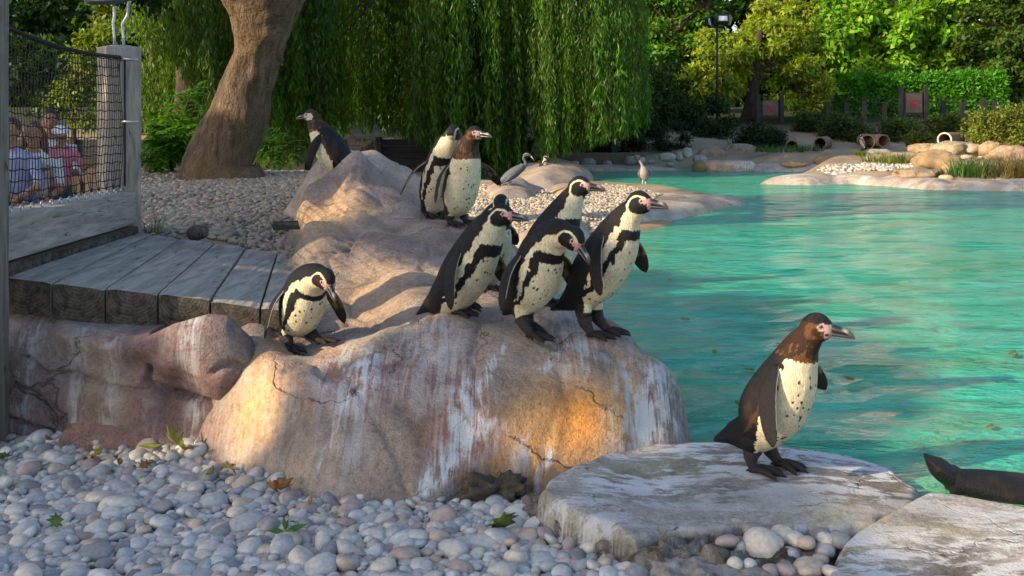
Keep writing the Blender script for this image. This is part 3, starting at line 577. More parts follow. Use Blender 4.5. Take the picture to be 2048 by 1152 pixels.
def esweep(c, T, ra, rb, n=28):
    """sweep in the xz plane: c Nx3 centres, T tangents, ra front/back radius, rb side radius"""
    F = np.stack([T[:, 2], 0*T[:, 0], -T[:, 0]], 1); th = np.linspace(0, 2*np.pi, n, endpoint=False)
    v = c[:, None]+ra[:, None, None]*np.cos(th)[None, :, None]*F[:, None]+rb[:, None, None]*np.sin(th)[None, :, None]*np.array([0, 1, 0])
    m = len(c); v = v.reshape(-1, 3)
    f = [(i*n+j, i*n+(j+1) % n, (i+1)*n+(j+1) % n, (i+1)*n+j) for i in range(m-1) for j in range(n)]
    f += [tuple(range(n))[::-1], tuple((m-1)*n+j for j in range(n))]
    return v, f
def ellip(c, r, R=np.eye(3), nu=20, nv=14):
    v = []; 
    for i in range(1, nv):
        a = math.pi*i/nv
        for j in range(nu):
            b = 2*math.pi*j/nu; v.append((math.sin(a)*math.cos(b)*r[0], math.sin(a)*math.sin(b)*r[1], math.cos(a)*r[2]))
    v += [(0, 0, r[2]), (0, 0, -r[2])]; n = (nv-1)*nu
    f = [(i*nu+j, (i+1)*nu+j, (i+1)*nu+(j+1) % nu, i*nu+(j+1) % nu) for i in range(nv-2) for j in range(nu)]
    f += [(n, j, (j+1) % nu) for j in range(nu)]+[(n+1, (nv-2)*nu+(j+1) % nu, (nv-2)*nu+j) for j in range(nu)]
    return np.array(v)@np.asarray(R).T+np.array(c), f
def rotY(a): return np.array(Matrix.Rotation(a, 3, 'Y'))
def rotZ(a): return np.array(Matrix.Rotation(a, 3, 'Z'))
def foot_geo(fx, fy, fz, pitch, yaw, s, hip, mb, roll=0):
    """leg and webbed foot; (fx,fy,fz) is the ankle's ground point"""
    R = rotZ(yaw)@rotY(pitch); L = .090*s; base = np.array([fx, fy, fz])
    ank = base+R@np.array([-.004, 0, .022])*s
    mb.tube([hip, hip*.5+ank*.5+np.array([-.006, 0, 0]), ank, base+R@np.array([.012, 0, .013])*s], [.032*s, .024*s, .0165*s, .014*s], 12, (.03, .025, .024, 1))
    tips = []
    for a in (-.50, 0.02, .50):
        l = L*(1.0 if abs(a) < .1 else .9); d = np.array([math.cos(a), math.sin(a), 0])
        p = [base+R@(np.array([-.012, 0, .012])*s), base+R@(d*l*.35+np.array([0, 0, .017*s])), base+R@(d*l*.7+np.array([0, 0, .012*s])), base+R@(d*l+np.array([0, 0, .006*s])), base+R@(d*(l+.014*s)+np.array([0, 0, -.001*s]))]
        mb.tube(p, [.013*s, .0110*s, .0095*s, .007*s, .0012*s], 10, (.022, .019, .018, 1)); tips.append((p[0], p[1], p[2], p[3]))
    for a, b in ((0, 1), (1, 2)):      # webs, a thin double skin
        g = []
        for k in range(4):
            for q in range(5):
                w = q/4; pnt = tips[a][k]*(1-w)+tips[b][k]*w; back = 1-.22*math.sin(math.pi*w)*(k == 3)
                pnt = tips[1][0]+(pnt-tips[1][0])*back; g.append(pnt)
        g = np.array(g); up = R@np.array([0, 0, .0015*s]); dn = R@np.array([0, 0, -.006*s])
        v = np.concatenate([g+up, g+dn]); f = []
        for k in range(3):
            for q in range(4):
                i = k*5+q; f += [(i, i+1, i+6, i+5), (20+i, 20+i+5, 20+i+6, 20+i+1)]
        f += [(15+q, 16+q, 36+q, 35+q) for q in range(4)]
        mb.add(v, f, (.02, .016, .016, 1))
    # hind toe
    mb.tube([base+R@(np.array([-.008, 0, .012])*s), base+R@(np.array([-.026, 0, .004])*s)], [.006*s, .002*s], 8, (.02, .018, .018, 1))
def flipper_geo(sh, d, nrm, s, L, mb, trail=True):
    """paddle from the shoulder sh along d, broad side facing nrm"""
    d = d/np.linalg.norm(d); nrm = nrm-d*np.dot(nrm, d); nrm /= np.linalg.norm(nrm); w = np.cross(nrm, d)
    N, K = 26, 16; v = []; col = []
    for i in range(N+1):
        t = i/N; wd = np.interp(t, [0, .12, .35, .6, .82, .94, 1], [.010, .024, .034, .034, .028, .018, .004])*s; th = np.interp(t, [0, .2, .8, 1], [.014, .009, .005, .002])*s
        cen = sh+d*L*t-w*(.012*s*math.sin(t*3.0))+nrm*(.030*s*math.sin(min(t*2.2, 1)*1.57)+.010*s*(math.sin(t*2.6)-.4))
        for k in range(K):
            a = 2*math.pi*k/K; v.append(cen+w*wd*math.cos(a)+nrm*th*math.sin(a))
            inner = math.sin(a) < -.25; edge = math.cos(a) > .93 and t < .8
            nz = float(fbm(np.array([t*9.]), np.array([a*3.]), s*3.0, 3)[0])
            if inner: c = (.20, .14, .075) if (nz > -.05 and .1 < t < .7) else (.03, .022, .018)
            else: c = (.010, .010, .012)
            if edge and trail: c = (.45, .42, .34)
            col.append((*c, 1))
    f = [(i*K+j, i*K+(j+1) % K, (i+1)*K+(j+1) % K, (i+1)*K+j) for i in range(N) for j in range(K)]+[tuple(range(K))[::-1], tuple(N*K+j for j in range(K))]
    mb.add(np.array(v), f, np.array(col))
def penguin(label, foot, Y, yaw, spine, style='adult', head=(0, 0), hs=1.0, feet=None, flip=((-1, .10, -.9, .25), (1, .10, -.9, .30)), group='penguins on the rocks', ground=None, vox=.0042, seed=1, lat=1.0, fl=.165, beak=1.0, zg=None):
    """spine: (px,py[,r]) from the tail tip to the head centre; r half thickness in pixels"""
    a = math.radians(yaw); ca = math.cos(a); k = Y/FPX
    ca_ = ca if abs(ca) > .5 else .5*math.copysign(1, ca)
    rr = [s_[2] if len(s_) > 2 else None for s_ in spine]
    pts = []
    for q in spine: pts.append([(q[0]-foot[0])*k/ca_, (foot[1]-q[1])*k])
    pts = np.array(pts); hr = .046*hs
    rad = [.015*hs, max(.034*hs, .52*rr[2]*k)]+[r*k for r in rr[2:-1]]+[hr*.80]
    arr = np.column_stack([pts, rad]); sm, idx = spline(arr, 14)
    C3 = np.stack([sm[:, 0], 0*sm[:, 0], sm[:, 1]], 1); T = np.gradient(C3, axis=0); T /= np.linalg.norm(T, axis=1)[:, None]
    ra = sm[:, 2]; flat = np.interp(idx, [0, 1, 2, 7], [1.9, 1.15, 1.0, .96]); rb = ra*flat*lat
    ra = ra*np.interp(idx, [0, .6, 1, 2], [.6, .8, 1, 1])
    parts = [esweep(C3, T, ra, rb)]
    hc = C3[-1]; Rh = rotZ(math.radians(head[1]))@rotY(math.radians(head[0]))
    parts.append(ellip(hc, (.056*hs, .040*hs, .044*hs), Rh))
    parts.append(ellip(hc+Rh@np.array([.024, 0, -.005])*hs, (.032*hs, .024*hs, .026*hs), Rh))
    parts.append(ellip(hc+Rh@np.array([.0, 0, .010])*hs, (.046*hs, .036*hs, .040*hs), Rh))
    gz0 = CAMZ-(foot[1]-HY)/FPX*Y; gx0 = (foot[0]-CX)/FPX*Y
    feet = feet or ((.0, -.045, 0), (.02, .045, 0))
    hipc = C3[np.argmin(abs(idx-2.1))]; hr2 = ra[np.argmin(abs(idx-2.1))]
    mb = MB(); hips = []
    Rz = rotZ(a)
    for ft in feet:
        fx, fy = ft[0]-(.035*hs if ground else 0), ft[1]; pitch = ft[2]; fyaw = ft[3] if len(ft) > 3 else 0; lift = ft[4] if len(ft) > 4 else 0
        wpt = Rz@np.array([fx+.02, fy, 0])+np.array([gx0, Y, 0])
        gz = (ground(wpt[0], wpt[1]) if ground else gz0)-gz0+lift
        gz = float(np.clip(gz-lift, -.018, .03))+lift
        hp = np.array([hipc[0]*.55+fx*.45, fy*.95, hipc[2]-hr2*.55]); hp[2] = min(hp[2], gz+.085); hp[2] = max(hp[2], gz+.05)
        parts.append(ellip(hp*np.array([1, 1, 1])+np.array([-.006, 0, .018]), (.036*hs, .031*hs, .046*hs), nu=14, nv=10))
        foot_geo(fx, fy, gz, math.radians(pitch), math.radians(fyaw), hs*1.0, hp+np.array([0, 0, -.012]), mb)
    v, f = remesh(parts, vox)
    # ---------- plumage pattern in the body's own coordinates
    d2 = ((v[:, None, [0, 2]]-C3[None][:, :, [0, 2]])**2).sum(2); ni = d2.argmin(1); s = idx[ni]
    Fv = np.stack([T[:, 2], -T[:, 0]], 1)[ni]; off = v[:, [0, 2]]-C3[ni][:, [0, 2]]
    fr = (off*Fv).sum(1); ph = np.abs(np.arctan2(v[:, 1], fr)); al = np.abs(v[:, 1])
    j = fbm(v[:, 0]*70+seed, v[:, 1]*70, v[:, 2]*28, 3); j2 = fbm(v[:, 0]*14+seed*3, v[:, 1]*14, v[:, 2]*14, 3)
    s = s+.09*j; phj = ph+.24*j+.12*j2
    h = (v-hc)@Rh/hs; inh = np.exp(-((h/np.array([.060, .046, .050]))**2).sum(1)**2*.3)
    hd = np.sqrt(((h/np.array([.062, .046, .050]))**2).sum(1))
    col = np.tile(np.array(WHT), (len(v), 1))
    bk = np.interp(s, [0, 1.6, 2.6, 4, 5, 5.8, 6.4, 7], [0, .5, 1.35, 1.62, 1.6, 1.55, 1.75, 1.8])
    def put(mask, c): col[mask] = np.array(c)
    if style == 'adult':
        put(phj > bk, BLK)
        top = np.interp(s, [4, 5, 5.6], [1.15, 1.12, 1.02])
        band = (s > 4.75+.25*np.cos(np.clip(ph*1.3, 0, 3)) ) & (s < 5.35+.22*np.cos(np.clip(ph*1.3, 0, 3))) & (phj < 1.30)
        leg = (s <= 5.1) & (s > 1.8) & (phj > np.interp(s, [2, 3.5, 5], [1.12, 1.06, .80])) & (phj < np.interp(s, [2, 3.5, 5], [1.32, 1.30, 1.24]))
        put(band | leg, BLK)
    else:
        put(phj > bk+.22, BLK)
        nk = s > 5.15+.18*np.cos(ph)+.10*j2
        put(nk, np.array(BRN)); put(nk & (j > .22), (.10, .05, .022))
        put(nk & (s < 5.55) & (phj < 1.5), ORG)
        leg = (s <= 4.4) & (s > 1.8) & (phj > 1.66) & (phj < 1.85); put(leg & (j2 > -.35), (.05, .025, .012))
    if style == 'back': put(s < 9, BLK); put((j > .46) & (j2 > .0), (.06, .045, .03))
    put((s < 1.35) | ((s < 2.0) & (phj > .9)), BLK)
    zrel = v[:, 2]; lowleg = (d2.min(1) > 0) & (zrel < hipc[2]-hr2*.95) & (s < 3.4); put(lowleg & (j2 > -.4), (.03, .024, .022))
    # belly spots
    rs = np.random.default_rng(seed); cand = np.where((ph < 1.0) & (s > 2.4) & (s < 4.9) & (hd > 1.6))[0]
    if len(cand) and style != 'back':
        for q in rs.choice(cand, 46 if style != 'adult' else 24):
            r = rs.uniform(.0032, .0062)*hs; put(((v-v[q])**2).sum(1) < r*r, (.05, .035, .025))
    # head
    hh = hd < 1.32
    if style != 'back':
        x, y, z = h[:, 0], h[:, 1], h[:, 2]; jj = .002*j
        rch = np.hypot((x-.006)*.95, (z+.008)*1.05)+jj*1.4
        if style == 'adult':
            cap = hh & ((z > .0) | (x < -.01)); 
            stripe = hh & (rch > .034) & (rch < .0425) & (x < .034) & (np.abs(y) > .010)
            cheek = hh & (rch <= .034)
            capm = hh & (rch >= .0425) & (((z > -.002) & (x > -.06)) | (x < -.03) & (z > -.02) | (np.abs(y) <= .012) & (z > 0))
            put(capm, BLK); put(cheek, BLK); put(stripe, WHT)
            thr = hh & (rch > .034) & (z < -.026) & (x > -.02); put(thr, WHT)
            chin = hh & (x > .020) & (z < -.012); put(chin, BLK)
            pk = hh & (x > .043-.12*np.abs(z+.012)+.003*j) & (z < .020) & (z > -.024); put(pk, PNK)
            pk = hh & (np.hypot(x-.035, z-.007) < .008); put(pk, PNK)
        else:
            put(hh, BRN)
            put(hh & (rch < .036) & (j > -.3), (.10, .040, .014) if style == 'brown' else (.50, .46, .38))
            put(hh & (rch < .014), BRN if style == 'brown' else (.5, .42, .4))
            put(hh & (z > .020) & (x < .045), BLK)
            fc = (.42, .27, .26); put(hh & (x > .031+.004*j) & (z < .020) & (z > -.028), fc); put(hh & (x > .020) & (x < .046) & (z < -.010) & (z > -.018) & (j > 0), BLK)
            put(hh & (np.hypot(x-.024, z-.010) < .013), fc)
            put(hh & (z < -.030), BRN)
        eyer = hh & (np.hypot(x-.022, z-.011) < .0088) & (np.abs(y) > .014); put(eyer, (.66, .42, .40) if style == 'adult' else (.22, .17, .17))
        eyer = hh & (np.hypot(x-.022, z-.011) < .0050) & (np.abs(y) > .014); put(eyer, (.10, .05, .045))
    brown = sstep(.05, .4, j2)*(col.sum(1) < .12)[...]*(.28 if style != 'adult' else .10)
    col = col*(1-brown[:, None])+brown[:, None]*np.array((.085, .04, .018))
    bod = MB(); bod.add(v, f, np.column_stack([col, np.ones(len(v))]))
    # ---------- flippers
    si = np.argmin(abs(idx-4.75)); sh0 = C3[si]
    for sd, dx, dz, out in [q[:4] for q in flip]:
        sh = sh0+np.array([-.040*hs, sd*(rb[si]*.84), .012*hs])
        d = np.array([dx+.16, sd*(out+.17), dz]); flipper_geo(sh, d, np.array([-.35, sd*1.0, .15]), hs, fl*hs, bod)
    if feet: bod.v += [q for q in mb.v]; bod.f += [tuple(i+bod.n for i in q) for q in mb.f]; bod.c += mb.c; bod.n += mb.n
    # tail quills
    root = empty('penguin', (gx0, Y, gz0), a); tag(root, label, 'penguin', group)
    b = bod.build('body', M_PLUME, root)
    # ---------- beak: upper and lower mandible
    def bk_part(name, prof, colf):
        vs = []; cs = []; K = 14
        for (bx, bz, hh_, ww) in prof:
            for q in range(K):
                an = 2*math.pi*q/K; vs.append(hc+Rh@(np.array([.038+bx*beak*1.22, ww*1.1*math.cos(an), bz+hh_*1.22*math.sin(an)])*hs)); cs.append((*colf(bx, an), 1))
        n = len(prof); f_ = [(i*K+q, i*K+(q+1) % K, (i+1)*K+(q+1) % K, (i+1)*K+q) for i in range(n-1) for q in range(K)]+[tuple(range(K))[::-1], tuple((n-1)*K+q for q in range(K))]
        mb_ = MB(); mb_.add(np.array(vs), f_, np.array(cs)); return mb_.build(name, M_BEAK, root)
    up = [(.0, .002, .0135, .0135), (.010, .003, .0135, .0130), (.020, .002, .0120, .0112), (.032, .000, .0105, .0092), (.044, -.002, .0100, .0080), (.054, -.005, .0090, .0068), (.061, -.009, .0068, .0050), (.066, -.014, .0042, .0032), (.068, -.019, .0015, .0012)]
    lo = [(.0, -.011, .0075, .0120), (.012, -.011, .0070, .0105), (.026, -.012, .0058, .0085), (.040, -.013, .0050, .0066), (.052, -.0145, .0042, .005), (.060, -.0155, .002, .0025)]
    ub = bk_part('upper_beak', up, lambda bx, an: (.22, .22, .21) if (.040 < bx < .050 and math.sin(an) > .1) else ((.05, .048, .046) if bx > .050 else (.014, .014, .015)))  # pale band near the tip also paints in a glint on the horn
    lb = bk_part('lower_beak', lo, lambda bx, an: (PNK if bx < .011 else (.03, .026, .026)))
    for sd in (-1, 1):
        # eye sits on the skin: push from the head axis outwards
        best = v[np.argmin(((h-np.array([.022, sd*.034, .011]))**2).sum(1))]
        ev, ef = ellip(best-(best-hc)*.05, (.0046*hs,)*3, nu=12, nv=8); q = MB(); q.add(ev, ef); q.build('eye', M_EYE, root)
    return root
# ================================================================ pebbles
def ico(sub):
    import bmesh
    bm = bmesh.new(); bmesh.ops.create_icosphere(bm, subdivisions=sub, radius=1)
    v = np.array([q.co[:] for q in bm.verts]); f = np.array([[q.index for q in g.verts] for g in bm.faces]); bm.free(); return v, f
PEB = [((.42, .41, .385), 4), ((.35, .35, .345), 4), ((.48, .44, .38), 3), ((.33, .26, .235), 1.4), ((.43, .35, .27), 1.8), ((.22, .22, .22), 1.5), ((.46, .45, .43), 2)]
_w = np.array([q[1] for q in PEB]); _w = _w/_w.sum(); PCOL = np.array([q[0] for q in PEB])
def peb_mat(name, src):
    t = NT(name); v = t.pos(); n = t.noise(v, 55, 5, .65); n2 = t.noise(v, 300, 3, .6)
    if src == 'info':
        i = t.n('ShaderNodeObjectInfo').outputs['Random']; cum = np.cumsum(_w); st = [(0, PEB[0][0])]+[(float(cum[k-1]), PEB[k][0]) for k in range(1, len(PEB))]; c = t.ramp(i, st, 'CONSTANT')
    else: c = t.attr()
    c = t.mix(1, c, t.ramp(n, [(.3, (.72, .70, .70)), (.55, (1, 1, 1)), (.75, (1.25, 1.25, 1.25))]), 'MULTIPLY')
    sp = t.ramp(t.noise(v, 22, 6, .7), [(.60, 0), (.70, .6)]); c = t.mix(sp, c, (.52, .52, .52))
    return t.done(t.bsdf(c, .62, t.bump(t.math('ADD', n, t.math('MULTIPLY', n2, .4)), .25, .003), .4))
M_PEB = peb_mat('pebble_single', 'info'); M_PEBS = peb_mat('pebble_mass', 'attr')
def relax(x, y, r, it, over=.86):
    for k in range(it):
        cell = max(r)*2; gx = np.floor(x/cell).astype(int); gy = np.floor(y/cell).astype(int); o = np.lexsort((gy, gx)); 
        for lo in range(0, len(x), 600):
            s = slice(lo, lo+600); dx = x[s, None]-x[None]; dy = y[s, None]-y[None]; d = np.hypot(dx, dy)+1e-9; ov = (r[s, None]+r[None])*over-d
            ov = np.where((ov > 0) & (d > 1e-8), ov, 0); x[s] += (dx/d*ov*.45).sum(1).clip(-.03, .03); y[s] += (dy/d*ov*.45).sum(1).clip(-.03, .03)
    return x, y
def place_pebbles(x, y, r, z, var, tilt=.3, squash=(.75, .5)):
    n = len(x); out = []
    for i in range(n):
        A = Matrix.Rotation(RG.uniform(0, 6.28), 3, 'Z')@Matrix.Rotation(RG.normal(0, tilt), 3, 'X')@Matrix.Rotation(RG.normal(0, tilt), 3, 'Y')
        out.append(np.array(A)@np.diag([r[i]*RG.uniform(1.0, 1.45), r[i]*RG.uniform(.8, 1.05), r[i]*RG.uniform(.5, .75)]))
    return out
base_v, base_f = ico(3); VAR = []
for k in range(6):
    q = base_v*(1+.22*fbm(base_v[:, 0]*.9+k*7, base_v[:, 1]*.9, base_v[:, 2]*.9, 2))[:, None]; q = np.sign(q)*np.abs(q)**.92; VAR.append(q)
PM = []
for k, q in enumerate(VAR):
    me = bpy.data.meshes.new('pebble'); me.from_pydata(q.tolist(), [], base_f.tolist()); me.polygons.foreach_set('use_smooth', np.ones(len(me.polygons), bool)); me.materials.append(M_PEB); PM.append(me)
def pebmass(name, x, y, z, mats, sub, parent=ground, tint=(1, 1, 1)):
    bv, bf = ico(sub); vs = []; nb = len(bv); col = []
    for k, (a, b, c, A) in enumerate(zip(x, y, z, mats)):
        q = bv*(1+.2*fbm(bv[:, 0]*.9+(k % 9)*7, bv[:, 1]*.9, bv[:, 2]*.9, 2))[:, None] if sub > 2 else bv
        vs.append(q@A.T+np.array([a, b, c])); 
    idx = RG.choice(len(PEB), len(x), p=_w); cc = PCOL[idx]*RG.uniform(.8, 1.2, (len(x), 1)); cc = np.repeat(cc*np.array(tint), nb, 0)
    f = (bf[None]+(np.arange(len(x))*nb)[:, None, None]).reshape(-1, 3)
    o = mesh(name, np.concatenate(vs), f, M_PEBS, parent, cc); o['kind'] = 'stuff'; return o
# foreground bed
bed = [(-2.5, 2.45), (1.25, 2.45), tuple(G(1420, 1240)[:2]), tuple(G(1330, 1150)[:2]), tuple(G(1200, 1110)[:2]), tuple(G(1060, 1050)[:2]), tuple(G(1050, 1000)[:2]), tuple(G(880, 1000)[:2]), tuple(G(700, 1000)[:2]), tuple(G(600, 985)[:2]), tuple(G(550, 945)[:2]), tuple(G(420, 935)[:2]), tuple(G(400, 888)[:2]), (-2.15, 3.98), (-2.5, 3.98)]
N = 3900; x = RG.uniform(-2.4, 1.2, N*2); y = RG.uniform(2.45, 4.0, N*2); k = poly_sd(x, y, bed) < .01; x = x[k][:N]; y = y[k][:N]
r = np.exp(RG.normal(math.log(.0182), .34, len(x))).clip(.012, .046); big = RG.random(len(x)) < .02; r[big] = RG.uniform(.034, .050, big.sum())
x, y = relax(x, y, r, 9); k = poly_sd(x, y, bed) < .02; x, y, r = x[k], y[k], r[k]
mats = place_pebbles(x, y, r, 0, VAR)
def bed_h(x, y): return -.012+.03*sstep(3.6, 3.95, y)*sstep(-.9, -1.2, x)+.012*fbm(x*3, y*3, 5., 2)-.02*sstep(.3, 1.0, x)
z = bed_h(x, y)+r*.25+RG.uniform(-.006, .012, len(x))
vis = r/np.maximum(y, 1)*((np.abs(x) < y*.53) & (y > 2.78)); order = np.argsort(-vis); top = set(order[:300].tolist())
for i in order[:300]:
    o = bpy.data.objects.new('pebble', PM[int(RG.integers(6))]); M4 = Matrix(mats[i].tolist()).to_4x4(); M4.translation = (x[i], y[i], z[i]); link(o, ground); o.matrix_world = M4
rest = [i for i in range(len(x)) if i not in top]
pebmass('pebble_bed', x[rest], y[rest], z[rest], [mats[i] for i in rest], 3)
# an underlayer fills the gaps
n = 1500; xx = RG.uniform(-2.4, 1.2, n); yy = RG.uniform(2.5, 4.0, n); k = poly_sd(xx, yy, bed) < .02; xx, yy = xx[k], yy[k]; rr_ = RG.uniform(.018, .032, len(xx))
pebmass('pebble_underlayer', xx, yy, bed_h(xx, yy)-.012, place_pebbles(xx, yy, rr_, 0, VAR), 2)
# cobbles set into the slab's edge, things one could lift are few: they are mortared parts of the slab
CB = [(1522, 1098, 42, 44), (1510, 1062, 26, 16), (1565, 1070, 24, 20), (1548, 1085, 20, 14), (1455, 1083, 24, 13), (1480, 1102, 14, 22), (1590, 1078, 22, 16), (1580, 1110, 20, 16), (1612, 1085, 20, 14), (1650, 1100, 26, 16), (1650, 1078, 18, 14), (1680, 1080, 24, 18), (1640, 1070, 20, 12), (1618, 1135, 34, 18), (1570, 1140, 22, 14), (1540, 1142, 20, 12), (1600, 1060, 16, 12), (1500, 1130, 16, 14), (1640, 1120, 18, 12), (1705, 1095, 16, 14), (1665, 1145, 24, 14), (1470, 1130, 18, 16)]
for i, (px, py, a, b) in enumerate(CB):
    p = G(px, py, .055 if py < 1090 else .03); s = p[1]/FPX
    o = bpy.data.objects.new('cobble', PM[i % 6]); link(o, slab); o.location = p+np.array([0, 0, 0]); o.scale = (a*s, a*s*.85, b*s*.95); o.rotation_euler = (RG.normal(0, .15), RG.normal(0, .15), RG.uniform(0, 6))
# mound behind the deck
def mass_region(name, poly, n, r0, r1, sub, zoff=0, tint=(1, 1, 1)):
    a = np.array(poly); x = RG.uniform(a[:, 0].min(), a[:, 0].max(), n*2); y = RG.uniform(a[:, 1].min(), a[:, 1].max(), n*2)
    k = poly_sd(x, y, poly) < 0; x, y = x[k], y[k]; r = np.exp(RG.uniform(math.log(r0), math.log(r1), len(x)))
    z = ground_z(x, y)+r*.3+zoff
    return pebmass(name, x, y, z, place_pebbles(x, y, r, 0, VAR), sub, tint=tint)
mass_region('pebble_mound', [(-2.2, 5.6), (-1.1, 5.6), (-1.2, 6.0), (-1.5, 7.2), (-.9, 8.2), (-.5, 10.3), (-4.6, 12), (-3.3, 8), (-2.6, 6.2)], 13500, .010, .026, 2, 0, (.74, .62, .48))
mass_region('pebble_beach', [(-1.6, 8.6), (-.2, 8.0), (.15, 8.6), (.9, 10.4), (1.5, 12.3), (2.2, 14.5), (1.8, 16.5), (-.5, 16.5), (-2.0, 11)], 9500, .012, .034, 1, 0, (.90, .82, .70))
mass_region('pebble_shore', [(6.2, 19.6), (8.8, 18.9), (9.6, 19.8), (7.6, 20.8), (6.2, 20.3)], 700, .025, .06, 1)
# ================================================================ timber
def timber(name, dark=1.0, sc=1.0):
    t = NT(name); v = t.coord(); st = t.map(v, (22*sc, 2.2*sc, 22*sc)); n = t.noise(st, 1.2, 8, .68, .6); n2 = t.noise(v, 5, 5, .6); cr = t.voro(t.map(v, (16, 1.1, 16)), 2.2, 'DISTANCE_TO_EDGE'); ring = t.n('ShaderNodeTexWave', wave_type='RINGS', rings_direction='Y')
    t.l(v, ring.inputs[0]); ring.inputs['Scale'].default_value = 9; ring.inputs['Distortion'].default_value = 5; ring.inputs['Detail'].default_value = 3
    c = t.mix(t.ramp(n, [(.3, 0), (.7, 1)]), (.12*dark, .105*dark, .09*dark), (.34*dark, .31*dark, .27*dark)); c = t.mix(t.ramp(n2, [(.4, 0), (.75, .4)]), c, (.26*dark, .25*dark, .22*dark))
    crk = t.math('MULTIPLY', t.ramp(cr, [(.0, 1), (.035, 0)]), t.ramp(t.noise(v, 9, 4), [(.52, 0), (.62, 1)]))
    c = t.mix(crk, c, (.02, .017, .014)); w = t.noise(v, 11, 6, .7); c = t.mix(t.ramp(w, [(.62, 0), (.75, .35)]), c, (.42, .45, .45))
    h = t.math('SUBTRACT', t.math('ADD', n, t.math('MULTIPLY', ring.outputs[1], .15)), t.math('MULTIPLY', crk, 1.5))
    return t.done(t.bsdf(c, .85, t.bump(h, .55, .012), .2))
M_TIM = timber('weathered_timber', 1.25); M_TIMD = timber('dark_timber', .7)  # the second is a darker tone of the same timber
t = NT('end_grain'); v = t.coord(); wv = t.n('ShaderNodeTexWave', wave_type='RINGS', rings_direction='Y'); t.l(v, wv.inputs[0]); wv.inputs['Scale'].default_value = 22; wv.inputs['Distortion'].default_value = 4; wv.inputs['Detail'].default_value = 4
n = t.noise(v, 25, 7, .7); vc = t.voro(t.map(v, (1, 1, .55)), 13, 'DISTANCE_TO_EDGE'); cr = t.ramp(t.math('ADD', vc, t.math('MULTIPLY', t.noise(v, 9, 5), .08)), [(.03, 1), (.05, 0)])
c = t.mix(t.ramp(n, [(.35, 0), (.7, 1)]), (.03, .024, .018), (.15, .13, .105)); c = t.mix(.3, c, wv.outputs[0], 'MULTIPLY'); c = t.mix(t.math('MULTIPLY', cr, .8), c, (.008, .007, .006))
M_END = t.done(t.bsdf(c, .9, t.bump(t.math('SUBTRACT', n, t.math('MULTIPLY', cr, .8)), .7, .02), .2))
deck = empty('timber_deck', (-2.06, 4.02, .485)); tag(deck, 'weathered grey timber sleeper deck sloping down to the rocks, left of the outcrop', 'deck')
# plank boundary lines, front point -> back point (world), top heights
fr = [(-4, 552), (104, 563), (210, 575), (315, 587), (420, 599), (520, 612), (590, 621)]; bk_ = [(256, 459), (305, 466), (362, 476), (430, 486), (492, 494), (556, 501), (600, 506)]
zf_ = [.647, .628, .598, .568, .536, .502, .478]
FRL = [G(px, py, z) for (px, py), z in zip(fr, zf_)]; BKL = [G(px, py, z-.0) for (px, py), z in zip(bk_, zf_)]
for i in range(6):
    a, b, c, d = FRL[i], FRL[i+1], BKL[i+1], BKL[i]; g = .005; w = (b-a)/np.linalg.norm(b-a)*g; th = .138; dz = RG.normal(0, .003)
    nl, nw = 22, 6; V = []
    for q in range(nw+1):
        for p_ in range(nl+1):
            u = q/nw; vv_ = p_/nl; A = (a+w)*(1-u)+(b-w)*u; B = (d+w)*(1-u)+(c-w)*u; P_ = A*(1-vv_)+B*vv_
            e = .005*((u in (0, 1))+(vv_ in (0, 1))); P_ = P_+np.array([0, 0, dz-e+.004*fbm(P_[0]*9+i, P_[1]*2, 0., 3)]); V.append(P_)
    V = np.array(V); n1_ = len(V); low_ = V.copy(); low_[:, 2] -= th; V2 = np.concatenate([V, low_]); f = []
    nn = nl+1
    for q in range(nw):
        for p_ in range(nl):
            k = q*nn+p_; f += [(k, k+nn, k+nn+1, k+1), (n1_+k, n1_+k+1, n1_+k+nn+1, n1_+k+nn)]
    for p_ in range(nl): f += [(p_, p_+1, n1_+p_+1, n1_+p_), (nw*nn+p_+1, nw*nn+p_, n1_+nw*nn+p_, n1_+nw*nn+p_+1)]
    ef = []
    for q in range(nw): f += [(q*nn+nl, (q+1)*nn+nl, n1_+(q+1)*nn+nl, n1_+q*nn+nl)]; ef.append(len(f)); f += [((q+1)*nn, q*nn, n1_+q*nn, n1_+(q+1)*nn)]
    loc = (a+b)/2; o = mesh('plank', V2-loc, f, M_TIM, deck, None, False); o.location = loc-np.array(deck.location); o.data.materials.append(M_END)
    for e in ef: o.data.polygons[e].material_index = 1
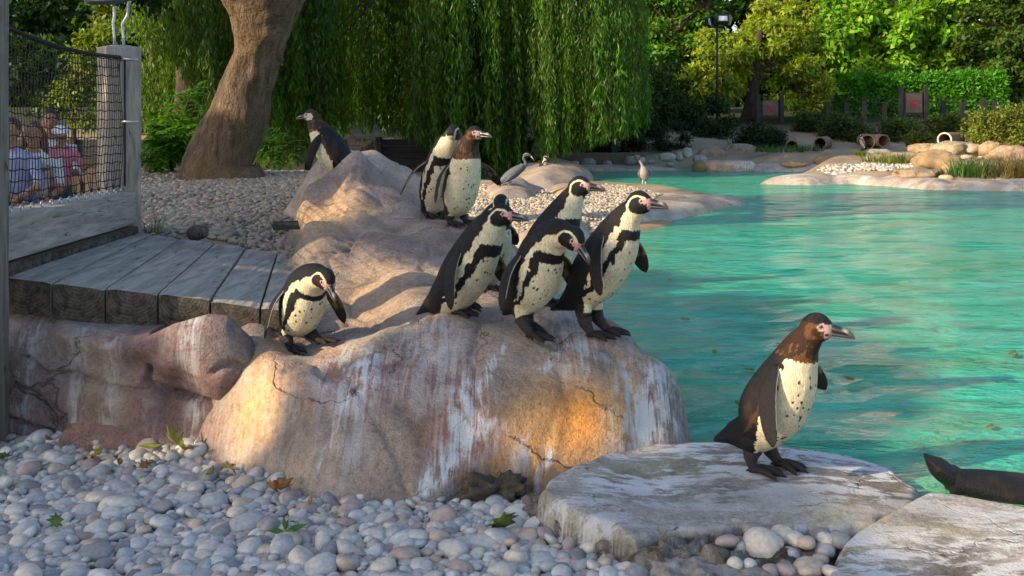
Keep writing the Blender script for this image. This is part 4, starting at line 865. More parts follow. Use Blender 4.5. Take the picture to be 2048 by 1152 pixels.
# kerb beam along the deck's left side, carrying the net
kerb = empty('kerb_beam', (-2.15, 4.8, .66)); tag(kerb, 'thick grey timber kerb beam along the deck edge below the net', 'beam')
def beam(name, p0, p1, wd, th, m, parent, bevel=.008, seg=14, wob=.004):
    """p0,p1: middle of the top face at both ends"""
    p0 = np.array(p0); p1 = np.array(p1); d = p1-p0; L = np.linalg.norm(d); rz = math.atan2(d[1], d[0])-math.pi/2; rx = math.asin(d[2]/L)
    V = []; 
    for i in range(seg+1):
        for (x, z) in ((-wd/2, 0), (0, 0.0), (wd/2, 0), (wd/2, -th/2), (wd/2, -th), (0, -th), (-wd/2, -th), (-wd/2, -th/2)):
            y = L*i/seg; V.append((x+wob*fbm(x*9, y*3, z*9+p0[0]), y, z+wob*fbm(x*9+5, y*3, z*9)))
    V = np.array([[float(k) for k in q] for q in V]); f = [(i*8+j, (i+1)*8+j, (i+1)*8+(j+1) % 8, i*8+(j+1) % 8) for i in range(seg) for j in range(8)]+[tuple(range(8)), tuple(seg*8+j for j in range(8))[::-1]]
    f = [q[::-1] for q in f]
    o = mesh(name, V, f, m, parent, None, False); o.rotation_euler = (rx, 0, rz); o.location = p0-(np.array(parent.location) if parent else 0)
    b = o.modifiers.new('bevel', 'BEVEL'); b.width = bevel; b.segments = 2; b.limit_method = 'ANGLE'; return o
beam('beam', (-2.155, 3.96, .885), (-2.235, 5.66, .865), .19, .185, M_TIM, kerb)
beam('sill', (-2.10, 3.97, .695), (-2.16, 5.60, .675), .12, .06, M_END, kerb)
# posts
def post(label, p, w, z0, z1, rz, lean=(0, 0), mt=None):
    r = empty('fence_post', p); tag(r, label, 'post', 'timber net posts')
    b = beam('shaft', (0, 0, 0), (0, 0.0001, 0), w, w, M_TIM, None) if False else None
    m = MB(); n = 12
    for i in range(n): pass
    V = []; 
    for i in range(n+1):
        z = z0+(z1-z0)*i/n
        for (sx, sy) in ((-1, -1), (0, -1), (1, -1), (1, 0), (1, 1), (0, 1), (-1, 1), (-1, 0)):
            V.append([z-z0, 0, 0]); V[-1] = [sx*w/2+.004*float(fbm(np.array(sx*2.), np.array(z*4.), sy*2.+w)), z-z0, sy*w/2+.004*float(fbm(np.array(sx*2.+4), np.array(z*4.), sy*1.))]
    f = [(i*8+j, (i+1)*8+j, (i+1)*8+(j+1) % 8, i*8+(j+1) % 8) for i in range(n) for j in range(8)]+[tuple(range(8)), tuple(n*8+j for j in range(8))[::-1]]
    o = mesh('shaft', np.array(V), f, mt or M_TIM, r, None, False); o.rotation_euler = (math.pi/2+lean[0], lean[1], 0)
    o.location = (0, 0, z0-p[2]); o.rotation_mode = 'XYZ'; b = o.modifiers.new('bevel', 'BEVEL'); b.width = .01; b.segments = 2; b.limit_method = 'ANGLE'
    r.rotation_euler = (0, 0, rz); return r
pf = post('square weathered timber post with a metal bird figure on its top', (-2.25, 5.70, .60), .195, .45, 1.69, math.radians(38))
pn = post('timber post cut by the left edge of the picture', (-2.062, 3.84, .0), .17, -.05, 2.3, math.radians(4), (0, 0), M_TIMD)
# metal clips holding the net cable
M_STEEL = plain('galvanised_steel', (.42, .45, .47), .35, .8, .15, 40, .1); M_NET = plain('black_net_cord', (.012, .012, .013), .8, 0, .2, 60)
# ---- net between the posts
net = empty('safety_net', (-2.18, 4.8, .88)); tag(net, 'black mesh safety net laced to the kerb beam between the two timber posts', 'net')
A0, A1 = np.array([-2.16, 4.08, 0]), np.array([-2.205, 5.60, 0]); off = np.array(net.location)
def nb(u): return .900-.02*u                      # bottom height
def ntop(u): return 1.70-.075*u-.035*math.sin(math.pi*u)
def sway(u, w): return .02*math.sin(u*7+w*3)*math.sin(math.pi*w)
mb = MB(); NV, NH = 44, 15
for i in range(NV+1):
    u = i/NV; pts = []
    for k in range(NH+1):
        w = k/NH; pinch = 0
        uu = u
        if w < .12: uu = u+((round(u*15)/15)-u)*(1-w/.12)*.75
        p = A0*(1-uu)+A1*uu+np.array([sway(u, w), 0, nb(u)+.012*(w < .01)+(ntop(u)-nb(u))*w]); pts.append(p-off)
    mb.tube(pts, .0025, 4)
for k in range(NH+1):
    w = (k+.3)/(NH+.6)
    if k == 0: w = .03
    pts = []
    for i in range(NV+1):
        u = i/NV; pts.append(A0*(1-u)+A1*u+np.array([sway(u, w), 0, nb(u)+(ntop(u)-nb(u))*w-.004*math.sin(i*1.7+k)])-off)
    mb.tube(pts, .0027, 4)
nm = mb.build('mesh', M_NET, net); nm['kind'] = 'stuff'
mb = MB(); mb.tube([A0*(1-u)+A1*u+np.array([.0, 0, ntop(u)])-off for u in np.linspace(0, 1, 16)], .010, 8); mb.build('top_rope', M_NET, net)
mb = MB(); mb.tube([A1+np.array([.02, .02, z])-off for z in np.linspace(.9, 1.62, 8)], .005, 8); mb.build('side_rope', M_NET, net); mb = MB(); mb.tube([A0+np.array([.02, -.02, z])-off for z in np.linspace(.9, 1.72, 8)], .005, 8); mb.build('side_rope', M_NET, net)
for i in range(16):
    u = i/15; c = A0*(1-u)+A1*u+np.array([.01, 0, nb(u)-.002])-off; mb = MB()
    mb.tube([c+np.array([0, .014*math.cos(a), .014*math.sin(a)]) for a in np.linspace(0, math.pi*2, 13)], .003, 6); mb.build('ring', M_STEEL, net)
for z, w_ in ((1.61, 'upper'), (1.26, 'lower')): o = MB().tube([(-2.20, 5.60, z), (-2.17, 5.575, z+.004), (-2.13, 5.575, z), (-2.10, 5.59, z+.003)], .007, 8).build('net_clip', M_STEEL, None); tag(o, w_+' metal clip holding the net rope to the far post', 'clip', 'net clips')
# ---- stylised steel bird on the post
brd = empty('bird_figure', (-2.25, 5.70, 1.69)); tag(brd, 'blue-grey metal bird figure on two thin legs on top of the post', 'sculpture')
M_BLUE = plain('blue_grey_metal', (.10, .20, .24), .4, .4, .2, 20, .1)
mb = MB(); v, f = ellip((0, 0, .004), (.075, .06, .007)); mb.add(v, f); mb.build('base_plate', M_STEEL, brd)
for sx, top in ((-.028, (-.026, .235)), (.024, (.055, .265))):
    mb = MB(); mb.tube([(sx+.004, 0, 0), (sx, 0, .06), (sx-.006, .0, .13), (top[0]*.8+sx*.2, 0, .18), (top[0], 0, top[1]-.01), (top[0]+.006, 0, top[1])], [.009, .007, .008, .009, .011, .013], 10); mb.build('leg', M_STEEL, brd)
v, f = ellip((0, 0, 0), (.22, .07, .055)); v[:, 2] = np.where(v[:, 0] < -.05, v[:, 2]+(v[:, 0]+.05)*.25, v[:, 2]+(v[:, 0]+.05)*.18); v = v+np.array([.02, 0, .305]); MB().add(v, f).build('torso', M_BLUE, brd)
for sy in (-1, 1):
    v, f = ellip((0, 0, 0), (.17, .012, .045)); v = v@rotY(-.12).T+np.array([-.03, sy*.07, .30]); MB().add(v, f).build('wing', M_STEEL if sy < 0 else M_BLUE, brd)
mb = MB(); mb.tube([(.18, 0, .34), (.24, 0, .40), (.26, 0, .48), (.25, 0, .55), (.27, 0, .60)], [.035, .026, .020, .02, .026], 10); mb.tube([(.27, 0, .60), (.33, 0, .60), (.40, 0, .58)], [.022, .012, .002], 8); mb.build('neck', M_BLUE, brd)
# ================================================================ small ground things
def gz(x, y): return float(ground_z(np.array([x]), np.array([y]))[0])
p = G(390, 475, .645); o = lump('log', tuple(p+[0, .05, .02]), (.05, .09, .038), 3, M_END, rough=.08, sub=3); tag(o, 'cut end of a small dark log just behind the deck', 'log')
mb = MB(); mb.box((0, 0, 0), (.15, .06, .035), .25, None, .15, .004); o = mb.build('wood_offcut', M_END, None, False, .004); o.location = G(572, 455, .66)+[0, 0, .01]; tag(o, 'dark green-black wood offcut lying on pebbles by the rock', 'wood')
def grass_tuft(label, px, py, z, n, h, spread, col, cat='grass tuft', seed=0, wid=.004, Y=None):
    p = P(px, py, Y) if Y else G(px, py, z); g = np.random.default_rng(seed); V = []; F = []; C = []
    for i in range(n):
        a = g.uniform(0, 6.28); r = spread*math.sqrt(g.random()); b = np.array([r*math.cos(a), r*math.sin(a), 0]); lean = g.normal(0, .28, 2)+b[:2]/max(spread, .01)*.35; hh = h*g.uniform(.5, 1.1); w = np.array([math.cos(a*3), math.sin(a*3), 0])*wid
        k0 = len(V); 
        for t_ in (0, .35, .7, 1.0):
            c = b+np.array([lean[0]*hh*t_**1.8, lean[1]*hh*t_**1.8, hh*t_*(1-.15*t_)]); q = 1-t_*.85; V += [c-w*q, c+w*q]
        F += [(k0+2*j, k0+2*j+1, k0+2*j+3, k0+2*j+2) for j in range(3)]; cc = np.array(col)*g.uniform(.6, 1.4); C += [cc]*8
    o = mesh('grass_tuft', np.array(V), F, M_LEAF, None, np.array(C)); o.location = p; tag(o, label, cat); return o
grass_tuft('thin wispy grass tuft growing beside the post behind the deck', 308, 464, .64, 26, .16, .05, (.10, .13, .05), seed=1, wid=.002)
GT = [('green grass tuft between rocks right of the large brown boulder', 1938, 350, 18.3, 260, .42, .35, (.05, .12, .02)), ('spreading dark green grass behind the biggest tuft', 1950, 330, 19.6, 240, .25, .7, (.05, .11, .02)),
      ('olive mossy grass mound left of the large brown boulder', 1805, 318, 20.8, 500, .25, .8, (.13, .16, .035)), ('brownish dry grass tuft in the right corner of the shore', 2030, 350, 18.2, 260, .5, .35, (.14, .11, .04)),
      ('dry olive grass low by the right shore ledge', 1985, 350, 18.2, 200, .22, .5, (.12, .11, .04)), ('thin straw grass tuft above the boulders near the right edge', 2005, 300, 22, 120, .45, .2, (.25, .19, .08)),
      ('small green weeds left of the burrow pipes on the beach', 1560, 316, 24.2, 240, .22, .6, (.05, .10, .03)), ('green weed tuft on the far beach beside the orange rock', 1618, 320, 24.2, 120, .2, .35, (.08, .10, .03)),
      ('mossy green tuft low beside the pale stones on right shore', 1885, 348, 18.6, 160, .14, .5, (.06, .11, .02)), ('tiny green plant at the waterline of the lit ledge', 1720, 340, 22.5, 140, .14, .10, (.10, .15, .02))]
for i, (lb, px, py, Y, n, h, sp, c) in enumerate(GT):
    p = P(px, py, Y); o = grass_tuft(lb, px, py, 0, n, h, sp, c, seed=20+i, wid=.012, Y=Y); o.location.z = gz(p[0], Y)+.02
# burrow pipes
M_PIPE = plain('clay_pipe', (.20, .13, .09), .8, 0, .3, 12, .2); M_RIM = plain('pale_pipe_rim', (.62, .55, .42), .7, 0, .15, 30, .2)
def pipe(label, px, py, Y, R, yaw=0, L=1.1, rim=None, tilt=0):
    p = P(px, py, Y); r = empty('burrow_pipe', p, math.radians(yaw)); tag(r, label, 'pipe', 'nest burrow pipes in the bank')
    R = R*Y/FPX; n = 28; V = []; 
    for (yy_, rr) in ((0, R), (L, R), (L, R*.86), (0, R*.86)):
        for k in range(n): a = 2*math.pi*k/n; V.append((rr*math.cos(a), yy_, rr*math.sin(a)))
    f = [(i*n+k, i*n+(k+1) % n, ((i+1) % 4)*n+(k+1) % n, ((i+1) % 4)*n+k) for i in (0, 2) for k in range(n)]
    mesh('tube', np.array(V), f, M_PIPE, r)
    V = []
    for k in range(n):
        a = 2*math.pi*k/n
        for (yy_, rr) in ((-.012, R*1.02), (-.012, R*.84), (.04, R*.84), (.04, R*1.02)): V.append((rr*math.cos(a), yy_, rr*math.sin(a)))
    f = [(k*4+j, k*4+(j+1) % 4, ((k+1) % n)*4+(j+1) % 4, ((k+1) % n)*4+j) for k in range(n) for j in range(4)]
    mesh('rim', np.array(V), f, rim or M_PIPE, r, None, False)
    v = [(R*.86*math.cos(2*math.pi*k/n), L*.97, R*.86*math.sin(2*math.pi*k/n)) for k in range(n)]; mesh('back_wall', np.array(v), [tuple(range(n))], M_END, r, None, False)
    return r
pipe('dark burrow pipe mouth beside the green weeds, leftmost on the right bank', 1584, 292, 25.2, 12, -15)
pipe('burrow pipe mouth mostly behind the green shrub', 1640, 287, 25.4, 13, -25)
pipe('burrow pipe behind the tiny distant penguin', 1735, 284, 25.6, 15, -35)
pipe('burrow pipe right of the tiny distant penguin', 1767, 282, 25.4, 13, 8)
pipe('burrow pipe with a bright pale rim jutting out of the bank', 1889, 279, 24.2, 14, -42, 1.0, M_RIM)
pipe('left dark burrow hole in the shaded wall behind the left heron', 1004, 327, 23.6, 12, 0, .6)
pipe('right dark burrow hole in the shaded wall behind the heron neck', 1060, 325, 23.6, 13, 0, .6)
# floodlight on a pole
fl = empty('floodlight_pole', P(1434, 232, 29)); tag(fl, 'thin black pole carrying two floodlights in front of the sunlit tree', 'lamp post')
sc_ = 29/FPX; M_BLKM = plain('black_metal', (.02, .02, .022), .5, .3); M_GLASS = plain('floodlight_glass', (.55, .60, .65), .15, .3, .1)
mb = MB(); mb.tube([(0, 0, -1.0), (0, 0, 1.5), (0, 0, 180*sc_)], .035, 10); mb.build('pole', M_BLKM, fl)
mb = MB(); mb.tube([(-18*sc_, 0, 178*sc_), (12*sc_, 0, 178*sc_)], .03, 8); mb.build('cross_arm', M_BLKM, fl)
h_ = MB(); h_.box((10*sc_, -.05, 193*sc_), (24*sc_, .25, 19*sc_), 0, None, -.2); hd_ = h_.build('lamp_head', M_BLKM, fl, False, .02); g_ = MB(); g_.box((9*sc_, -.2, 194*sc_), (17*sc_, .02, 10*sc_), 0, None, -.2); g_.build('glass', M_GLASS, hd_, False)
h_ = MB(); h_.box((-15*sc_, .0, 190*sc_), (9*sc_, .3, 19*sc_), -.9, None, .3); hd_ = h_.build('lamp_head', M_BLKM, fl, False, .02); g_ = MB(); g_.box((-18*sc_, -.12, 188*sc_), (7*sc_, .03, 13*sc_), -.9, None, .3); g_.build('glass', M_GLASS, hd_, False)
# info panels and fence posts along the far bank
M_DWOOD = plain('dark_stained_wood', (.014, .0145, .017), .7, 0, .3, 12)
t = NT('panel_print'); v = t.coord(); d = t.n('ShaderNodeVectorMath', operation='LENGTH'); mp = t.map(v, (1, 1, 1)); t.l(mp, d.inputs[0]); n = t.noise(v, 9, 4); k = t.math('ADD', d.outputs['Value'], t.math('MULTIPLY', n, .35))
c = t.mix(t.ramp(k, [(.26, 1), (.36, 0)]), t.mix(t.ramp(t.noise(v, 22, 4), [(.4, 0), (.65, 1)]), (.03, .024, .022), (.09, .07, .055)), (.13, .008, .012)); M_PRINT = t.done(t.bsdf(c, .4))
def panel(label, px, py, Y, w, h):
    s = Y/FPX; p = P(px, py, Y); r = empty('info_panel', p); tag(r, label, 'sign', 'dark panels with red marks by the far fence')
    for sx in (-1, 1): MB().box((sx*(w/2+.08), .02, -.05), (.12, .14, h+.5), 0).build('upright', M_DWOOD, r, False, .01)
    MB().box((0, 0, 0), (w, .06, h)).build('board', M_DWOOD, r, False, .01); MB().box((0, -.04, .03), (w*.82, .02, h*.84)).build('print', M_PRINT, r, False)
panel('dark framed panel with a bright red mark in front of the hedge', 1827, 208, 31, .60, .72)
panel('shaded dark panel with a dull red mark below the sunlit tree', 1540, 218, 31, .56, .55)
for i, (px, lb) in enumerate([(1692, 'fence post left of the bright red panel, nearest the shrub top'), (1728, 'fence post standing second left of the bright red panel'), (1768, 'fence post just left of the bright red panel'), (1886, 'fence post just right of the bright red panel'), (1925, 'fence post second right of the bright red panel'), (1967, 'fence post right of the panel, above the sunlit bush'), (1655, 'fence post in shade over the round shrub'), (1990, 'last fence post at the right end by the pale grating')]):
    p = P(px, 215, 31.5); r = MB().box((0, 0, -.40), (.15, .13, 1.15+.12*(i % 2)), 0, None, 0, .004).build('fence_post', M_DWOOD, None, False, .01); r.location = p; tag(r, 'dark '+lb, 'post', 'dark posts of the far bank fence')
fw = empty('wire_fence', P(1800, 215, 31.6)); tag(fw, 'fine dark wire fence stretched between the far bank posts', 'fence')
mb = MB()
for k in range(9): mb.tube([(-3.0, 0, -.75+k*.13), (0, 0, -.75+k*.13), (4.0, 0, -.75+k*.13)], .006, 4)
for k in range(60): mb.tube([(-3.0+k*.118, 0, -.8), (-3.0+k*.118, 0, .32)], .005, 4)
o = mb.build('mesh', M_NET, fw); o['kind'] = 'stuff'
# little marker post at the far shore
mk = empty('marker_post', P(1228, 322, 24)); tag(mk, 'small grey box on a thin pale stake standing at the dark far shore', 'post')
MB().box((0, 0, .12), (.03, .03, .45)).build('stake', M_STEEL, mk, False); MB().box((0, 0, .30), (.14, .12, .35)).build('box', M_DWOOD, mk, False, .01)
# dark boarded wall far left behind the penguins
fwall = empty('dark_wall', (-5.6, 22.5, .0)); tag(fwall, 'long low dark timber wall in shade beneath the willow', 'wall')
mb = MB()
for i in range(9):
    z = .06+i*.0
for i in range(5): mb = MB(); mb.box((0, 0, .10+i*.145), (12.5, .12, .14), 0, None, 0, .0); mb.build('board', M_DWOOD, fwall, False, .006)
for i in range(8): MB().box((-6+i*1.72, -.09, .38), (.14, .10, .85)).build('upright', M_DWOOD, fwall, False, .01)
# concrete bank wall between, and wall behind the visitors
t_ = MB(); t_.box((-.2, 23.9, .18), (6.8, .3, .42), 0, None, 0, .01); o = t_.build('bank_wall', plain('shaded_concrete', (.12, .10, .08), .9), None, False, .02); tag(o, 'shaded brown low bank wall holding the two burrow holes', 'wall')
vf = empty('visitor_fence', (-6.4, 12.6, -.45)); tag(vf, 'brown slatted fence behind the visitors at the left', 'fence')
M_BWOOD = plain('brown_fence_wood', (.06, .045, .033), .8, 0, .3, 14)
for i in range(28): MB().box((-3+i*.215, 0, .55), (.16, .03, 1.05), 0, None, 0, .004).build('slat', M_BWOOD, vf, False, .004)
for z in (.3, .85): MB().box((0, .035, z), (6.2, .04, .09)).build('rail', M_BWOOD, vf, False, .004)
# ================================================================ vegetation
def leafmesh(name, c, d, nrm, L, Wd, col, parent=None, m=None, fold=.0):
    """one folded diamond per leaf: c base point, d direction, nrm rough normal"""
    d = d/(np.linalg.norm(d, axis=1)[:, None]+1e-9); w = np.cross(d, nrm); w /= np.linalg.norm(w, axis=1)[:, None]+1e-9; n2 = np.cross(w, d)
    L = L[:, None]; Wd = Wd[:, None]
    v = np.stack([c, c+d*L*.45+w*Wd*.5, c+d*L, c+d*L*.45-w*Wd*.5], 1)
    v[:, 2] -= n2*L*.10
    n = len(c); f = np.arange(n*4).reshape(n, 4); cc = np.repeat(col, 4, 0)
    return mesh(name, v.reshape(-1, 3), f, m or M_LEAF, parent, cc, False)
def rdir(g, n): q = g.normal(size=(n, 3)); return q/np.linalg.norm(q, axis=1)[:, None]
def clumps(g, n, centers, sig, L, W, base, droop=.4, out=None):
    k = g.integers(0, len(centers), n); u = rdir(g, n); r = np.abs(g.normal(0, 1, n))**.7; off = u*(sig[k]*r)[:, None]*np.array([1, 1, .62])
    c = centers[k]+off
    d = rdir(g, n)*.8+u*.6+np.array([0, 0, -droop]); nr = u*.5+rdir(g, n)*.7+np.array([0, 0, .8])
    tone = g.uniform(.7, 1.35, len(centers))[k]*g.uniform(.65, 1.35, n); col = np.array(base)*tone[:, None]; hue = g.uniform(-.25, .35, n); col[:, 0] *= 1+hue
    return c, d, nr, L*g.uniform(.6, 1.3, n), W*g.uniform(.6, 1.3, n), col
def cat(*a): return [np.concatenate(q) for q in zip(*a)]
def tree(name, label, base, trunk, crown_c, crown_r, ncl, nleaf, L, W, col, seed, bark=None, group='trees around the pool', cat_='tree', rtrunk=.25, sig=.5, shell=.5, zcut=None, m=None):
    g = np.random.default_rng(seed); r = empty(name, base); tag(r, label, cat_, group); off = np.array(base)
    cs = []
    for cc_, rr in zip(crown_c, crown_r):
        k = max(3, int(ncl*np.prod(rr)**(1/3)/sum(np.prod(q)**(1/3) for q in crown_r))); u = rdir(g, k); rad = shell+(1-shell)*g.random(k)**.5; cs.append(np.array(cc_)+u*rad[:, None]*np.array(rr))
    cs = np.concatenate(cs)
    if zcut is not None: cs = cs[cs[:, 2] > zcut]
    sg = sig*g.uniform(.6, 1.35, len(cs))
    mb = MB(); tp = [np.array(q, float) for q in trunk]; nT = len(tp); tpts, _ = spline(np.array(tp), 4)
    mb.tube(tpts-off, np.linspace(rtrunk, rtrunk*.4, len(tpts))*(1+.35*np.exp(-np.arange(len(tpts))*1.2)), 12)
    for q in cs[g.permutation(len(cs))[:9]]:
        s0 = tpts[g.integers(len(tpts)//2, len(tpts))]; mid = s0*.5+q*.5+np.array([0, 0, -.15])*np.linalg.norm(q-s0)*.5; lp, _ = spline(np.array([s0, mid, q]), 4); mb.tube(lp-off, np.linspace(rtrunk*.35, rtrunk*.08, len(lp)), 6)
    mb.build('trunk', bark or M_BARKD, r)
    a = clumps(g, nleaf, cs, sg, L, W, col); a = list(a); a[0] = a[0]-off
    leafmesh('crown', *a, parent=r, m=m or M_LEAF); return r
def PX(px, py, Y): return tuple(P(px, py, Y))
# -------- the leaning plane tree
tr = empty('leaning_tree', (-3.05, 9.6, .62)); tag(tr, 'thick leaning tree with flaking brown bark rising behind the timber deck', 'tree'); off = np.array(tr.location)
Yt = 9.6
def trunk_pts(rows):  # rows: left px, right px, py
    return [(P((a+b)/2, y, Yt)[0], Yt, P(0, y, Yt)[2], (b-a)/2*Yt/FPX) for a, b, y in rows]
def rugged(name, rows, parent, n=72, seed=0, m=M_BARK):
    arr = np.array(trunk_pts(rows)); sm, ix = spline(arr, 8); V = []; th = np.linspace(0, 2*np.pi, n, endpoint=False)
    T = np.gradient(sm[:, :3], axis=0); T /= np.linalg.norm(T, axis=1)[:, None]
    for i, q in enumerate(sm):
        A = np.array([T[i][2], 0, -T[i][0]]); B = np.array([0, 1, 0]); rr = q[3]
        x = rr*np.cos(th); k = 1+.14*fbm(np.cos(th)*1.8+seed, np.sin(th)*1.8, ix[i]*1.3, 5)+.05*np.cos(3*th+ix[i])+.10*np.exp(-ix[i]*1.1)*np.cos(5*th+1)
        V.append(q[:3]+(rr*k*np.cos(th))[:, None]*A+(rr*k*np.sin(th))[:, None]*B)
    V = np.array(V).reshape(-1, 3)-off; f = [(i*n+j, i*n+(j+1) % n, (i+1)*n+(j+1) % n, (i+1)*n+j) for i in range(len(sm)-1) for j in range(n)]
    return mesh(name, V, f, m, parent)
rugged('trunk', [(325, 560, 385), (352, 535, 362), (372, 508, 325), (392, 520, 285), (412, 535, 240), (432, 540, 195), (452, 548, 150), (470, 562, 105), (468, 576, 70), (460, 592, 35), (446, 610, 0), (440, 622, -50), (452, 610, -100)], tr)
rugged('limb', [(462, 530, 10), (440, 512, -30), (425, 500, -70), (380, 460, -200), (350, 420, -380)], tr, 28, 3)
rugged('limb', [(520, 600, 10), (535, 615, -30), (550, 632, -80), (580, 655, -140), (620, 690, -260), (680, 730, -420)], tr, 28, 5)
g = np.random.default_rng(5); cs = np.array([[-4.6, 9.4, 4.2], [-4.0, 10.6, 4.8], [-2.4, 9.4, 4.8], [-1.6, 10.2, 5.2], [-3.2, 8.8, 5.6], [-4.8, 8.6, 5.2], [-1.0, 9.2, 5.6], [-2.8, 11.0, 5.4], [-5.4, 10.2, 4.8], [-3.6, 9.8, 6.2], [-2.0, 10.6, 6.2], [-.4, 10.6, 5.0]])
a = list(clumps(g, 9000, cs, np.full(len(cs), .55), .14, .13, (.05, .10, .02))); a[0] = a[0]-off; leafmesh('crown', *a, parent=tr)
# roots flare and moss are on the trunk; leafy sapling left of it
def pinnate(label, base, tips, n, col, seed, L=.10, W=.035, name='sapling'):
    g = np.random.default_rng(seed); r = empty(name, base); tag(r, label, 'sapling'); off = np.array(base); mb = MB(); C = []; D = []; 
    for tp in tips:
        tp = np.array(tp); s, _ = spline(np.array([off, off*.55+tp*.45+[0, 0, .12], tp]), 8); mb.tube(s-off, np.linspace(.012, .003, len(s)), 6)
        for k in range(n):
            u = g.uniform(.25, 1.0); q = s[int(u*(len(s)-1))]; ax = tp-off; ax /= np.linalg.norm(ax); dr = rdir(g, 1)[0]*.8+ax*.4; dr /= np.linalg.norm(dr); ln = g.uniform(.12, .30)*(1.25-u*.6)
            for j in range(12):
                b = q+dr*ln*(j//2+1)/6+np.array([0, 0, -.10*((j//2+1)/6)**2*ln*4]); side = np.cross(dr, [0, 0, 1])*(1 if j % 2 else -1); C.append(b); D.append(side*.9+dr*.6+np.array([0, 0, -.35]))
    mb.build('stem', M_BARKD, r); C = np.array(C); D = np.array(D); n_ = len(C); col_ = np.array(col)*g.uniform(.6, 1.5, (n_, 1)); leafmesh('foliage', C-off, D, rdir(g, n_)*.4+np.array([0, 0, 1]), L*g.uniform(.6, 1.2, n_), W*g.uniform(.7, 1.2, n_), col_, parent=r)
pinnate('bright green leafy sapling left of the leaning tree trunk', PX(345, 340, 10.2), [PX(300, 240, 10.2), PX(310, 280, 10.0), PX(340, 215, 10.3), PX(390, 170, 10.4), PX(370, 230, 10.1), PX(395, 245, 10.1), PX(330, 300, 10.0), PX(300, 320, 10.0), PX(360, 290, 10.0)], 30, (.06, .17, .012), 3)
pinnate('low dark green seedling plant right of the leaning tree foot', PX(545, 335, 11.5), [PX(520, 290, 11.5), PX(575, 290, 11.5), PX(550, 275, 11.6), PX(590, 310, 11.4)], 16, (.03, .09, .012), 4)
# -------- weeping willows: hanging strands with slender leaves
def willow(label, base, trunk_top, strands, nleaf, seed, col=(.060, .150, .010), L=.155, W=.029, rt=.35):
    """strands: list of (x, y, ztop, zbottom)"""
    g = np.random.default_rng(seed); r = empty('weeping_willow', base); tag(r, label, 'tree', 'weeping willows'); off = np.array(base)
    mb = MB(); tp, _ = spline(np.array([base, (base[0]+.2, base[1], base[2]+2), trunk_top]), 5); mb.tube(tp-off, np.linspace(rt, rt*.5, len(tp)), 12)
    st = np.array(strands)
    for i in g.permutation(len(st))[:26]:
        e = st[i, :3]+np.array([0, 0, .1]); mid = (np.array(trunk_top)*.5+e*.5)+np.array([0, 0, 1.4]); lp, _ = spline(np.array([trunk_top, mid, e]), 6); mb.tube(lp-off, np.linspace(.06, .012, len(lp)), 5)
    mb.build('trunk', M_BARKD, r)
    ln = st[:, 2]-st[:, 3]; pr = ln/ln.sum(); k = g.choice(len(st), nleaf, p=pr); u = g.random(nleaf)
    q = st[k]; z = q[:, 2]-u*(q[:, 2]-q[:, 3]); ph = g.uniform(0, 6.28, len(st))[k]; amp = g.uniform(.02, .10, len(st))[k]
    spread = np.interp(u, [0, .8, 1], [.12, .085, .015])
    x = q[:, 0]+amp*np.sin(z*1.3+ph)+g.normal(0, 1, nleaf)*spread*.6; y = q[:, 1]+amp*np.cos(z*1.1+ph)+g.normal(0, 1, nleaf)*spread
    d = np.column_stack([g.normal(0, .32, nleaf), g.normal(0, .32, nleaf), -np.ones(nleaf)]); tone = g.uniform(.5, 1.4, len(st))[k]*g.uniform(.7, 1.3, nleaf); c = np.array(col)*tone[:, None]; c[:, 0] *= g.uniform(.7, 1.4, nleaf)
    leafmesh('crown', np.column_stack([x, y, z])-off, d, rdir(g, nleaf)+np.array([0, -.2, 0]), L*g.uniform(.6, 1.3, nleaf), W*g.uniform(.7, 1.3, nleaf), c, parent=r); 
    # the hanging twigs themselves
    mb = MB()
    for q in st[::3]:
        zz = np.linspace(q[2], q[3], 5); mb.tube(np.column_stack([q[0]+.03*np.sin(zz*1.3), q[1]+0*zz, zz])-off, .006, 3, cap=False)
    o = mb.build('twigs', M_BARKD, r); o['kind'] = 'stuff'; return r
g = np.random.default_rng(77); st = []
def curtain(x0, x1, Y0, Y1, n, bot, top, cl=14, jit=9):
    """pixel columns x0..x1; bottoms follow bot(px) in pixels"""
    cx = g.uniform(x0, x1, cl); cY = g.uniform(Y0, Y1, cl)
    for i in range(n):
        k = g.integers(cl); px = cx[k]+g.normal(0, (x1-x0)/cl*1.05); px = min(max(px, x0-6), x1+6); Y = cY[k]+g.normal(0, .35)
        yb = bot(px)+abs(g.normal(0, jit))*g.choice([-1, -1, -2.2, .3]); p = P(px, yb, Y); zt = top+g.uniform(-1.2, .8)
        if g.random() < .35: zt = min(zt, p[2]+g.uniform(1.0, 3.0))
        st.append((p[0], Y, max(zt, p[2]+.5), p[2]))
bot = lambda px: np.interp(px, [180, 350, 560, 600, 640, 760, 860, 930, 960, 1000, 1100, 1190, 1250, 1300], [300, 300, 325, 320, 262, 258, 290, 320, 285, 335, 315, 280, 268, 258])
curtain(830, 1285, 20, 23, 640, bot, 6.4, 30, 14); curtain(620, 860, 21.5, 24.5, 360, bot, 6.4, 14, 14); curtain(520, 650, 19, 21, 190, bot, 6.0, 8, 14); curtain(560, 1250, 24, 28, 560, lambda q: bot(q)-18, 6.8, 24, 14)
willow('large weeping willow whose curtain hangs over the middle of the far shore', (1.2, 25.5, .3), (.6, 25.2, 5.2), st, 290000, 1)
st = []
curtain(285, 480, 17, 20, 260, lambda q: np.interp(q, [285, 340, 420, 480], [150, 110, 225, 260]), 5.4, 12, 14); curtain(200, 640, 26, 30, 420, lambda q: 262, 7.0, 18, 16)
willow('second weeping willow hanging left of the leaning tree', (-8.2, 24.5, .3), (-8.4, 24.2, 5.0), st, 120000, 2, (.08, .16, .014))
